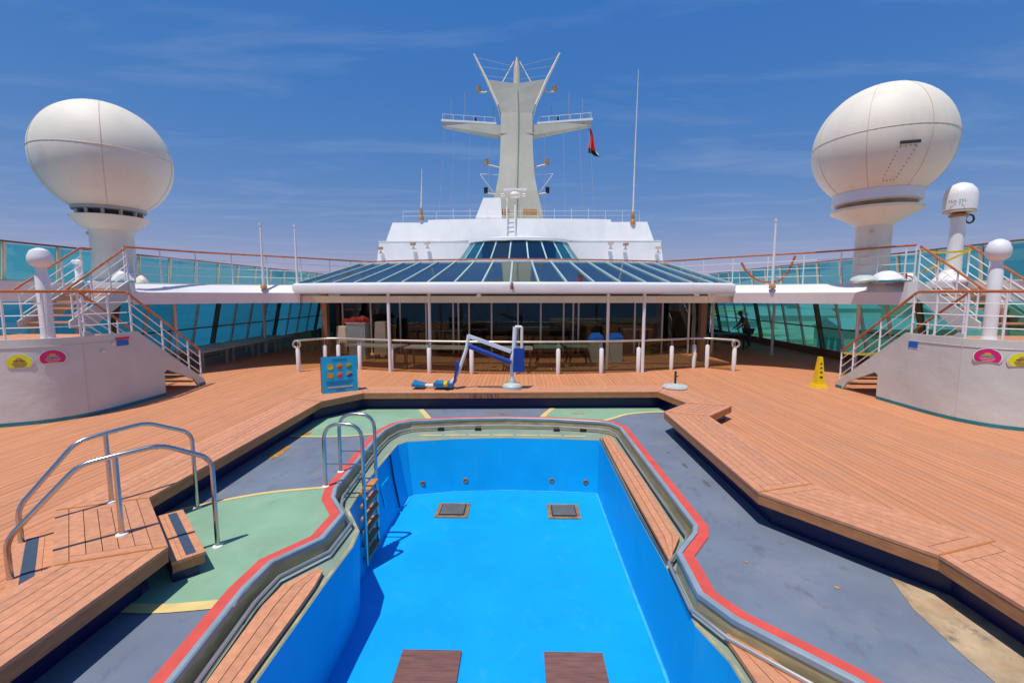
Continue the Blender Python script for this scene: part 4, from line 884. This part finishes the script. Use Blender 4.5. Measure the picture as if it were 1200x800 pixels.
# ------------------------------------------------------------------ radomes
def on_sphere(c, r, az, el): return (c[0] + r * math.cos(el) * math.sin(az), c[1] - r * math.cos(el) * math.cos(az), c[2] + r * math.sin(el))
def radome(label, c, rad, skirt, colr):
    x, y, z = c
    t = thing('radome', label, 'radome', (x, y, ZU), 'big satellite radomes')
    cut = -0.86 if not skirt else -0.80
    prof = [(rad * math.cos(math.asin(cut)), rad * cut)]
    a0 = math.asin(cut)
    prof = [(rad * math.cos(a0 + (math.pi / 2 - a0) * k / 28), rad * math.sin(a0 + (math.pi / 2 - a0) * k / 28)) for k in range(29)]
    MB().lathe(prof, c, 56).build('dome', 'cream', t, True)
    rb = prof[0][0]; zb = z + rad * cut
    face = math.atan2(0.35 - x, y)          # azimuth that looks towards the pool
    def seam(pts): mb = MB(); mb.tube(pts, 0.009, 5); mb.build('seam', 'beige', t, True)
    seam([on_sphere(c, rad * 1.0005, face + R(a), R(3)) for a in range(-180, 181, 5)])
    for da in (-2, -72, 70, 142, 214) if not skirt else (-10, -58, 38, 86, 134, 182, 230):
        seam([on_sphere(c, rad * 1.0005, face + R(da), R(e)) for e in range(int(math.degrees(a0)) + 1, 86, 5)])
    if skirt:
        MB().lathe([(rb * 1.0, .06), (rb * 1.06, .02), (rb * 1.07, -.26), (rb * .98, -.30)], (x, y, zb), 40).build('skirt', 'white', t, True)
        MB().lathe([(rb * .94, -.30), (rb * .94, -.42)], (x, y, zb), 32).build('mount_ring', 'orange_metal', t, True)
        MB().lathe([(rb * .96, -.42), (rb * 1.10, -.44), (rb * 1.08, -.52), (colr * 1.25, -.86), (colr, -.95)], (x, y, zb), 40).build('flange', 'cream', t, True)
        top = zb - .90
        for k in range(26):     # bolts of the access hatch
            if k < 9: aa, ee = R(14 - k * 1.1), R(-16 - k * 3.3)
            elif k < 18: aa, ee = R(27 - (k - 9) * 1.1), R(-16 - (k - 9) * 3.3)
            elif k < 22: aa, ee = R(15 + (k - 18) * 3.6), R(-15)
            else: aa, ee = R(6 + (k - 22) * 3.6), R(-45)
            p = on_sphere(c, rad * 1.0, face + aa, ee)
            MB().lathe([(.014, -.014), (.014, .014)], p, 6).build('hatch_bolt', 'rust', t)
        p, q = on_sphere(c, rad * 1.012, face + R(14), R(-12)), on_sphere(c, rad * 1.012, face + R(29), R(-12))
        MB().bar(p, q, .05, .07).build('hatch_handle', 'dark', t)
    else:
        MB().lathe([(rb * 1.0, .05), (rb * 1.05, .0), (rb * 1.04, -.07), (rb * .85, -.09)], (x, y, zb), 40).build('mount_ring', 'grey', t, True)
        MB().lathe([(rb * .82, -.08), (rb * .82, -.24)], (x, y, zb), 24).build('gap_ring', 'dark', t, True)
        for k in range(12):
            a = 2 * math.pi * k / 12
            MB().bar((x + rb * .92 * math.cos(a), y + rb * .92 * math.sin(a), zb - .07), (x + rb * .9 * math.cos(a), y + rb * .9 * math.sin(a), zb - .26), .08, .05).build('mount_lug', 'beige', t)
        MB().lathe([(rb * 1.0, -.24), (rb * 1.12, -.26), (rb * 1.10, -.30), (colr * 1.35, -.58), (colr, -.66)], (x, y, zb), 40).build('flange', 'orange_metal' if False else 'cream', t, True)
        top = zb - .62
    MB().lathe([(colr, ZU - top - .0), (colr, 0)], (x, y, top), 28).build('column', 'cream', t, True)
    MB().lathe([(colr * 1.25, 0), (colr * 1.25, .06), (colr, .1)], (x, y, ZU), 28).build('column_base', 'white', t, True)
    MB().box(x - colr * .75, x - colr * .66, y - colr * .82, y - colr * .6, ZU + 1.5, ZU + 1.6).build('column_fitting', 'beige', t)
radome('big cream radome with thin orange seams on a stout column', (-12.78, 14.6, 6.78), 1.74, False, 0.56)
radome('big cream radome with white skirt band and access hatch', (11.25, 14.6, 7.05), 1.76, True, 0.46)
t = thing('dome_antenna', 'small white dome antenna on a bent white column', 'antenna', (12.78, 13.5, ZU))
cx, cy = 12.78, 13.5
MB().lathe([(.34, 0), (.37, .03), (.37, .42), (.33, .58), (.22, .72), (.08, .78), (.01, .79)], (cx, cy, 4.95), 32).build('dome', 'white', t, True)
MB().lathe([(.36, -.04), (.36, .0)], (cx, cy, 4.95), 28).build('dome_base', 'beige', t, True)
MB().lathe([(.10, -.18), (.22, -.16), (.22, -.10), (.10, -.04)], (cx, cy, 4.95), 20).build('mount', 'orange_metal', t, True)
mb = MB(); mb.tube([(cx, cy, 4.8), (cx, cy, 4.2), (cx - .02, cy, 3.4), (cx - .05, cy, ZU)], [.17, .17, .19, .20], 16); mb.build('column', 'white', t, True)
MB().lathe([(.42, 0), (.42, .06), (.24, .28), (.2, .34)], (cx - .05, cy, ZU), 20).build('column_base', 'white', t, True)
mb = MB(); mb.tube([(cx + .2 + .12 * math.cos(a / 8 * 6.28), cy - .12, 4.72 + .12 * math.sin(a / 8 * 6.28)) for a in range(8)], .025, 6, True); mb.build('cable_loop', 'dark', t, True)
mtx = Matrix.Translation((cx - .30, cy - .25, 5.18)) @ Matrix.Rotation(R(-50), 4, 'Z') @ Matrix.Rotation(R(90), 4, 'X')
lettering('SEA TEL', 0.11, mtx, 'teal', t)

def heap(label, x, y, parts):
    t = thing('covered_gear', label, 'tarpaulin', (x, y, ZU), 'covered gear at the radome feet')
    for (dx, dy, r, h, m_) in parts:
        mb = MB().lathe([(r, 0), (r * 1.02, h * .25), (r * .8, h * .65), (r * .4, h * .92), (r * .05, h)], (x + dx, y + dy, ZU), 18)
        mb.v = [(a + .05 * math.sin(b * 9 + c * 7), b + .05 * math.sin(a * 8), c + .02 * math.sin(a * 11 + b * 5)) for a, b, c in mb.v]; mb.build('cover', m_, t, True)
    MB().lathe([(parts[0][2] * 1.2, 0), (parts[0][2] * 1.2, .05)], (x, y, ZU), 20).build('ground_sheet', 'teal', t)
heap('pale tarpaulin heaps with a red bundle at the foot of the skirted radome', 11.15, 13.75, ((0, 0, .42, .34, 'white'), (.55, .05, .32, .28, 'cream'), (.3, -.1, .14, .30, 'red_cloth'), (-.6, .1, .35, .22, 'bin')))
heap('pale tarpaulin heap at the foot of the radome without skirt', -11.9, 13.95, ((0, 0, .34, .42, 'white'), (.4, .1, .25, .30, 'cream')))

# ------------------------------------------------------------------ barrier in front of the canopy
ba = thing('glass_barrier', 'smoked glass barrier with white posts and a steel top rail', 'barrier', (0.2, 15, 0))
BP = [(-7.17, 15.06), (-6.57, 15.78), (-6.12, 15.86), (-5.26, 15.56), (-4.05, 15.20), (-2.71, 14.92), (-1.28, 14.76), (0.13, 14.72), (1.56, 14.80), (3.0, 14.98), (4.29, 15.26), (5.55, 15.74), (6.47, 16.14), (6.93, 16.12), (7.59, 15.50)]
for p in BP:
    mb = MB(); mb.tube([(*p, 0), (*p, .10), (*p, .80), (*p, .84)], [.055, .07, .07, .04], 12); mb.build('post', 'white', ba, True)
    mb = MB(); mb.tube([(*p, .82), (*p, 1.03)], .02, 8); mb.build('rail_bracket', 'steel', ba, True)
mb = MB(); mb.tube(fillet([(*p, 1.06) for p in BP], .25, 4), .036, 10); mb.build('top_rail', 'alu', ba, True)
for e, d in ((BP[0], -1), (BP[-1], 1)):
    mb = MB(); mb.tube([(e[0] + d * (.02 + .12 * math.sin(a / 14 * 6.28)), e[1] - .03, .94 + .12 * math.cos(a / 14 * 6.28)) for a in range(14)], .034, 8, True); mb.build('end_loop', 'alu', ba, True)
for a, b in zip(BP, BP[1:]):
    A, B_ = lerp(a, b, .09 / (Vector(b) - Vector(a)).length), lerp(a, b, 1 - .09 / (Vector(b) - Vector(a)).length)
    MB().slab([(*A, .06), (*B_, .06), (*B_, 1.0), (*A, 1.0)], .01).build('pane', 'smoke_glass', ba)

# ------------------------------------------------------------------ pool lift
lf = thing('pool_lift', 'white and blue pool hoist with folded arm on a round base', 'pool lift', (0.13, 11.0, ZC))
ly = 11.0
MB().lathe([(.24, 0), (.24, .08), (.20, .13), (.08, .15), (.07, .22)], (0.13, ly, ZC), 24).build('base', 'bin', lf, True)
mb = MB(); mb.tube([(.13, ly, ZC + .2), (.12, ly, .95), (.14, ly, 1.15)], .05, 10); mb.build('lower_post', 'white', lf, True)
mb = MB(); mb.tube([(.16, ly, 1.1), (.20, ly, 1.82)], .055, 10); mb.build('mast', 'white', lf, True)
MB().box(.16, .42, ly - .08, ly + .08, .72, 1.30).build('battery_box', 'blue', lf)
mb = MB(); mb.tube(fillet([(.20, ly, 1.82), (.36, ly, 1.82), (.36, ly, 1.25)], .05), .035, 8); mb.build('actuator', 'cream', lf, True)
MB().bar((.10, ly, 1.22), (-.95, ly, 1.60), .07, .09).build('boom', 'white', lf)
mb = MB(); mb.tube([(.10, ly - .08, .96), (-.92, ly - .08, 1.36)], .062, 10); mb.build('boom_sleeve', 'blue', lf, True)
mb = MB(); mb.tube(fillet([(-.93, ly, 1.62), (-.98, ly, 1.30), (-1.22, ly, .62), (-1.38, ly, .42)], .15), .042, 8); mb.build('hanger', 'white', lf, True)
MB().slab([(-1.28, ly - .14, .46), (-1.20, ly - .14, .98), (-1.20, ly + .14, .98), (-1.28, ly + .14, .46)], .05).build('backrest', 'blue', lf)
MB().slab([(-1.78, ly - .2, .42), (-1.32, ly - .2, .40), (-1.32, ly + .2, .40), (-1.78, ly + .2, .42)], .10).build('seat', 'sign_text', lf)
mb = MB(); mb.tube([(-1.5, ly - .22, .46), (-1.42, ly - .24, .46)], .07, 8); mb.build('seat_buckle', 'yellow', lf, True)
mb = MB(); mb.tube([(-1.7, ly, .37), (-2.15, ly, .37)], .04, 8); mb.build('leg_bar', 'white', lf, True)
MB().slab([(-2.32, ly - .16, .40), (-2.02, ly - .16, .38), (-2.02, ly + .16, .38), (-2.32, ly + .16, .46)], .06).build('footrest', 'sign_text', lf)

# ------------------------------------------------------------------ notice board
sg = thing('notice_board', 'upright blue notice board with six round pictures', 'sign', (-3.95, 10.62, ZC))
sm = Matrix.Translation((-3.93, 10.52, ZC)) @ Matrix.Rotation(R(31), 4, 'Z')
def sb(name, x0, x1, z0, z1, y0, y1, m, par=sg):
    mb = MB().box(x0, x1, y0, y1, z0, z1); mb.v = [tuple(sm @ Vector(p)) for p in mb.v]; return mb.build(name, m, par)
sb('panel', -.40, .40, .0, .84, 0, .20, 'sign_dark'); sb('face', -.40, .40, 0.003, .85, -.012, -.001, 'sign_blue')
for i in range(3):
    for j in range(2):
        cxx, czz = -.21 + i * .21, .62 - j * .2
        for q, (mm, a0_, a1_) in enumerate((('orange', 20, 200), (('yellow', 'flag_red', 'flag_green', 'orange', 'magenta', 'blue')[i + 3 * j], 200, 380))):
            pts = [(cxx, czz)] + [(cxx + .07 * math.cos(R(a)), czz + .07 * math.sin(R(a))) for a in range(a0_, a1_ + 1, 15)]
            mb = MB(); mb.slab([sm @ Vector((a, -.016, b)) for a, b in pts], .006); mb.build('picture', mm, sg)
sb('title_bar', -.16, .16, .765, .795, -.018, -.013, 'sign_text')
for k in range(3): sb('text_line', -.30, .30 - .05 * k, .27 - k * .035, .283 - k * .035, -.018, -.013, 'sign_text')
sb('pink_line', -.28, .28, .12, .145, -.018, -.013, 'pink'); sb('text_line', -.10, .10, .06, .08, -.018, -.013, 'sign_text')

# umbrella base, caution cone
ub = thing('parasol_base', 'round grey concrete parasol base with short dark tube', 'parasol base', (4.15, 11.15, ZC))
MB().lathe([(.30, 0), (.31, .03), (.28, .07), (.08, .10), (.05, .12)], (4.15, 11.15, ZC), 28).build('weight', 'concrete', ub, True)
mb = MB(); mb.tube([(4.15, 11.15, ZC + .1), (4.15, 11.15, ZC + .42)], .028, 8); mb.build('tube', 'dark', ub, True)
mb = MB(); mb.tube([(4.15, 11.13, ZC + .3), (4.22, 11.12, ZC + .3)], .014, 6); mb.build('knob', 'dark', ub, True)
cn = thing('caution_cone', 'tall yellow four sided caution cone with black marks', 'cone', (8.75, 12.85, 0))
def pyr(x, y, h0, w0, h1, w1):
    vs = [(x + a * w0, y + b * w0, h0) for a, b in ((-1, -1), (1, -1), (1, 1), (-1, 1))] + [(x + a * w1, y + b * w1, h1) for a, b in ((-1, -1), (1, -1), (1, 1), (-1, 1))]
    return MB().add(vs, [(3, 2, 1, 0), (4, 5, 6, 7)] + [(i, (i + 1) % 4, 4 + (i + 1) % 4, 4 + i) for i in range(4)])
pyr(8.75, 12.85, 0, .17, .09, .14).build('foot', 'yellow', cn); pyr(8.75, 12.85, .09, .115, .86, .045).build('body', 'yellow', cn)
for k in range(4):
    z = .30 + k * .12; w = .06 - k * .006; yy = 12.85 - (.115 - (z - .09) * .091) - .006
    if k == 0: MB().slab([(8.75 - .035, yy, z - .03), (8.75 + .035, yy, z - .03), (8.75 + .035, yy, z + .02), (8.75 - .035, yy, z + .02)], .006).build('mark', 'black', cn)
    else: MB().add([(8.75 - w, yy, z - .02), (8.75 + w, yy, z - .02), (8.75 + w * .5, yy + .005, z + .02), (8.75, yy + .008, z + .055), (8.75 - w * .5, yy + .005, z + .02), (8.75, yy, z + .005)], [(0, 5, 3, 4), (5, 1, 2, 3)]).build('mark', 'black', cn)

# ------------------------------------------------------------------ furniture in the shade
def table(label, x, y, w, d, h, top, leg, rot=0, trestle=False, group='tables behind the barrier'):
    t = thing('table', label, 'table', (x, y, 0), group)
    m = Matrix.Translation((x, y, 0)) @ Matrix.Rotation(rot, 4, 'Z')
    def b(name, mt_, mb): mb.v = [tuple(m @ Vector(p)) for p in mb.v]; mb.build(name, mt_, t)
    b('top', top, MB().box(-w / 2, w / 2, -d / 2, d / 2, h - .05, h))
    for sx in (-1, 1):
        for sy in (-1, 1):
            if trestle: b('leg', leg, MB().bar((sx * w * .42, sy * d * .42, 0), (sx * w * .25, sy * d * .2, h - .05), .06, .05))
            else: b('leg', leg, MB().box(sx * (w / 2 - .08) - .03, sx * (w / 2 - .08) + .03, sy * (d / 2 - .08) - .03, sy * (d / 2 - .08) + .03, 0, h - .05))
table('long white table behind the barrier, nearest the white cabinet', -5.0, 16.6, 2.1, .9, .76, 'white', 'brown', R(-16))
table('long white table behind the barrier, between the canopy columns and the pool lift', -2.65, 16.1, 2.2, .9, .76, 'white', 'brown', R(-7))
table('short white table behind the pool lift', 0.2, 15.9, 1.1, .8, .76, 'white', 'brown')
table('brown trestle table behind the barrier, next to the short white table', 1.3, 16.4, 1.0, .9, .76, 'table_green', 'brown', 0, True)
table('brown trestle table behind the barrier, next to the blue lidded bins', 2.45, 16.7, 1.0, .9, .76, 'table_green', 'brown', R(6), True)
for i, y in enumerate((16.2, 17.9, 19.6, 21.3)):
    table('pale table by the sea side windows, ' + ('first', 'second', 'third', 'last')[i] + ' counted from the stairs', -11.45, y, 1.5, 1.45, .62, 'table', 'alu', 0, False, 'tables by the sea side windows')
def chair(label, x, y, rot, group):
    t = thing('chair', label, 'chair', (x, y, 0), group); m = Matrix.Translation((x, y, 0)) @ Matrix.Rotation(rot, 4, 'Z')
    def b(name, mb): mb.v = [tuple(m @ Vector(p)) for p in mb.v]; mb.build(name, 'chair_green', t)
    b('seat', MB().box(-.24, .24, -.24, .24, .42, .46)); b('backrest', MB().bar((0, .24, .5), (0, .32, .95), .46, .035, (0, 1, 0)))
    for sx in (-1, 1):
        for sy in (-1, 1): b('leg', MB().bar((sx * .24, sy * .26, 0), (sx * .2, sy * .2, .42), .04, .04))
        b('armrest', MB().bar((sx * .26, -.22, .66), (sx * .26, .26, .68), .05, .03)); b('arm_support', MB().bar((sx * .26, -.2, .44), (sx * .26, -.2, .65), .04, .03))
for i in range(5):
    chair(('first', 'second', 'third', 'fourth', 'fifth')[i] + ' green chair from the pillar in the row by the sea side tables', -9.3 - .28 * (i % 2), 20.2 + i * .8, R(200 + 25 * (i % 3)), 'green chairs in the shade')
for x, l in ((3.25, 'next to the trestle table'), (4.02, 'next to the canopy column')):
    t = thing('waste_bin', 'pale bin with sloping blue lid, ' + l, 'bin', (x, 17.8, 0), 'blue lidded bins')
    MB().box(x - .25, x + .25, 17.6, 18.05, 0, .80).build('body', 'bin', t)
    MB().add([(x - .27, 17.57, .801), (x + .27, 17.57, .801), (x + .27, 18.08, .801), (x - .27, 18.08, .801), (x - .27, 17.57, .90), (x + .27, 17.57, .97), (x + .2, 18.08, 1.10), (x - .12, 18.08, 1.08)], [(3, 2, 1, 0), (4, 5, 6, 7), (0, 1, 5, 4), (1, 2, 6, 5), (2, 3, 7, 6), (3, 0, 4, 7)]).build('lid', 'blue_lid', t)
t = thing('towel_cabinet', 'white cabinet with red cloths heaped on top', 'cabinet', (-6.3, 18.2, 0))
MB().box(-6.65, -5.9, 18.0, 18.6, 0, 1.45).build('body', 'bin', t); MB().box(-6.68, -5.87, 17.97, 18.63, 1.451, 1.49).build('top', 'white', t)
for x, z, r in ((-6.7, 1.45, .2), (-6.4, 1.5, .22), (-6.05, 1.5, .26)):
    bl = MB().lathe([(r, 0), (r * 1.0, r * .4), (r * .6, r * .8), (r * .1, r * .95)], (x, 18.2, z), 12); bl.v = [(a + random.uniform(-.03, .03), b + random.uniform(-.03, .03), c + random.uniform(-.02, .02)) for a, b, c in bl.v]; bl.build('cloth_heap', 'red_cloth', t, True)
for i, (x, y, h) in enumerate(((-7.0, 18.6, 1.3), (-5.35, 18.4, 1.5))):
    t = thing('covered_trolley', 'beige covered trolley beside the white cabinet, ' + ('next to the brown pillar' if i == 0 else 'next to the lounge doors'), 'trolley', (x, y, 0), 'covered trolleys')
    pyr(x, y, .18, .26, h, .20).build('cover', 'beige', t)
    for sx in (-1, 1):
        for sy in (-1, 1):
            mb = MB(); mb.tube([(x + sx * .2 - .02, y + sy * .2, .09), (x + sx * .2 + .02, y + sy * .2, .09)], .09, 10); mb.build('wheel', 'dark', t, True)
t = thing('blue_table', 'low blue covered table beside the standing person', 'table', (10.3, 21.8, 0))
MB().box(9.4, 10.9, 21.4, 22.3, .72, .78).build('top', 'teal', t)
for sx in (9.5, 10.8):
    for sy in (21.5, 22.2): MB().box(sx - .03, sx + .03, sy - .03, sy + .03, 0, .72).build('leg', 'dark', t)

# ------------------------------------------------------------------ person working in the shade
def skin(name, verts, edges, m, parent, sub=2):
    me = bpy.data.meshes.new(name); me.from_pydata([v[:3] for v in verts], edges, []); me.materials.append(M[m])
    o = link(name, me, parent)
    md = o.modifiers.new('skin', 'SKIN'); md.use_smooth_shade = True
    for v, d in zip(me.skin_vertices[0].data, verts): v.radius = (d[3], d[4] if len(d) > 4 else d[3])
    me.skin_vertices[0].data[0].use_root = True
    o.modifiers.new('sub', 'SUBSURF').levels = sub; o.modifiers['sub'].render_levels = sub
    return o
px, py = 11.35, 22.3
pe = thing('person', 'person in dark clothes and cap leaning over the low blue table', 'person', (px, py, 0))
def body_pts(k):   # leaning towards -x
    return [(px + .02, py, .92, .15 * k, .13 * k), (px - .06, py, 1.10, .14 * k, .12 * k), (px - .17, py, 1.32, .16 * k, .13 * k), (px - .25, py, 1.44, .10 * k, .09 * k), (px - .31, py, 1.52, .055, .055), (px - .36, py, 1.62, .085, .10), (px - .40, py, 1.70, .07, .085),
            (px - .24, py - .20, 1.40, .06 * k), (px - .34, py - .24, 1.14, .048 * k), (px - .56, py - .20, .98, .036), (px - .63, py - .19, .95, .034),
            (px - .22, py + .20, 1.40, .06 * k), (px - .32, py + .24, 1.14, .048 * k), (px - .54, py + .20, .98, .036), (px - .61, py + .19, .95, .034),
            (px + .03, py - .11, .86, .10 * k), (px + .0, py - .12, .48, .066 * k), (px + .06, py - .12, .09, .045), (px - .12, py - .13, .035, .035),
            (px + .03, py + .11, .86, .10 * k), (px + .10, py + .12, .48, .066 * k), (px + .16, py + .12, .09, .045), (px - .02, py + .13, .035, .035)]
be = [(0, 1), (1, 2), (2, 3), (3, 4), (4, 5), (5, 6), (3, 7), (7, 8), (8, 9), (9, 10), (3, 11), (11, 12), (12, 13), (13, 14), (0, 15), (15, 16), (16, 17), (17, 18), (0, 19), (19, 20), (20, 21), (21, 22)]
skin('body', body_pts(1), be, 'skin', pe)
b = body_pts(1.22)
def sub_of(ids, extra=1.0):
    mpd = {j: i for i, j in enumerate(ids)}
    return [b[j] for j in ids], [(mpd[u], mpd[v]) for u, v in be if u in mpd and v in mpd]
skin('shirt', *sub_of([0, 1, 2, 3, 7, 8, 11, 12]), 'shirt', pe)
bb = [tuple(list(v[:3]) + [q * 1.12 for q in v[3:]]) for v in b]; b = bb
skin('trousers', *sub_of([0, 15, 16, 17, 19, 20, 21]), 'trousers', pe)
for s, h in ((-1, (px - .63, py - .19, .95)), (1, (px - .61, py + .19, .95))):
    for k in range(5):
        oy = (-.03 + .015 * k) if k < 4 else -.045 * s
        ln = (.07, .085, .08, .06, .05)[k]
        mb = MB(); mb.tube([(h[0], h[1] + oy, h[2]), (h[0] - ln * .6, h[1] + oy * 1.2, h[2] - .02), (h[0] - ln, h[1] + oy * 1.2, h[2] - .05)], [.010, .009, .007], 6); mb.build('finger', 'skin', pe, True)
MB().lathe([(.105, 0), (.105, .05), (.07, .10), (.01, .12)], (px - .39, py, 1.69), 14).build('cap', 'cap', pe, True)
MB().slab([(px - .45, py - .08, 1.70), (px - .58, py - .06, 1.67), (px - .58, py + .06, 1.67), (px - .45, py + .08, 1.70)], .012).build('cap_brim', 'cap', pe)
for s in (-1, 1): MB().lathe([(.012, -.012), (.014, 0), (.012, .012)], (px - .455, py + s * .035, 1.64), 6).build('eye', 'black', pe)
MB().bar((px - .45, py, 1.64), (px - .485, py, 1.60), .03, .03).build('nose', 'skin', pe); MB().bar((px - .45, py - .025, 1.565), (px - .45, py + .025, 1.565), .012, .012).build('mouth', 'red_cloth', pe)

# ------------------------------------------------------------------ small pieces hang under the part they belong to
def nest(root_names, part, subs):
    for root in [o for o in COL.objects if o.parent is None and o.name.split('.')[0] in root_names]:
        ps = [c for c in root.children if c.name.split('.')[0] == part]
        if not ps: continue
        for c in [c for c in root.children if c.name.split('.')[0] in subs]:
            def mid(o): b = [Vector(q) for q in o.bound_box]; return sum(b, Vector()) / 8
            p = min(ps, key=lambda q: (mid(q) - mid(c)).length)
            c.parent = p; c.location = (0, 0, 0)
nest(('grab_rail',), 'rail', ('foot_flange',)); nest(('pool_ladder',), 'rail', ('foot_flange', 'brace'))
nest(('notice_board',), 'face', ('picture', 'title_bar', 'text_line', 'pink_line')); nest(('caution_cone',), 'body', ('mark',))
nest(('round_sticker',), 'field', ('emblem', 'text_line')); nest(('light_pole',), 'pole', ('lamp_head',))
nest(('radome',), 'dome', ('seam', 'hatch_bolt', 'hatch_handle')); nest(('radome',), 'column', ('column_base', 'column_fitting'))
nest(('mast',), 'cross_arm', ('arm_bulwark', 'arm_post', 'arm_rail', 'whip_antenna', 'arm_lamp')); nest(('mast',), 'trunk', ('weld_seam', 'cable_duct', 'pipe'))
nest(('mast',), 'lamp_bracket', ('lamp',)); nest(('dome_antenna',), 'dome', ('lettering', 'dome_base')); nest(('dome_antenna',), 'column', ('column_base', 'cable_loop', 'mount'))
nest(('glass_barrier',), 'post', ('rail_bracket',)); nest(('glass_barrier',), 'top_rail', ('end_loop',)); nest(('stair_platform',), 'wall', ('base_stripe', 'weld_seam', 'wall_plate', 'wall_light'))
nest(('teak_step',), 'tread_board', ('grip_strip',)); nest(('deckhouse_lamp',), 'bracket', ('stem',)); nest(('pool_lift',), 'seat', ('seat_buckle',)); nest(('parasol_base',), 'tube', ('knob',))
nest(('dock_shed',), 'wall', ('door',)); nest(('windscreen',), 'post', ('foot',)); nest(('chair',), 'armrest', ('arm_support',))
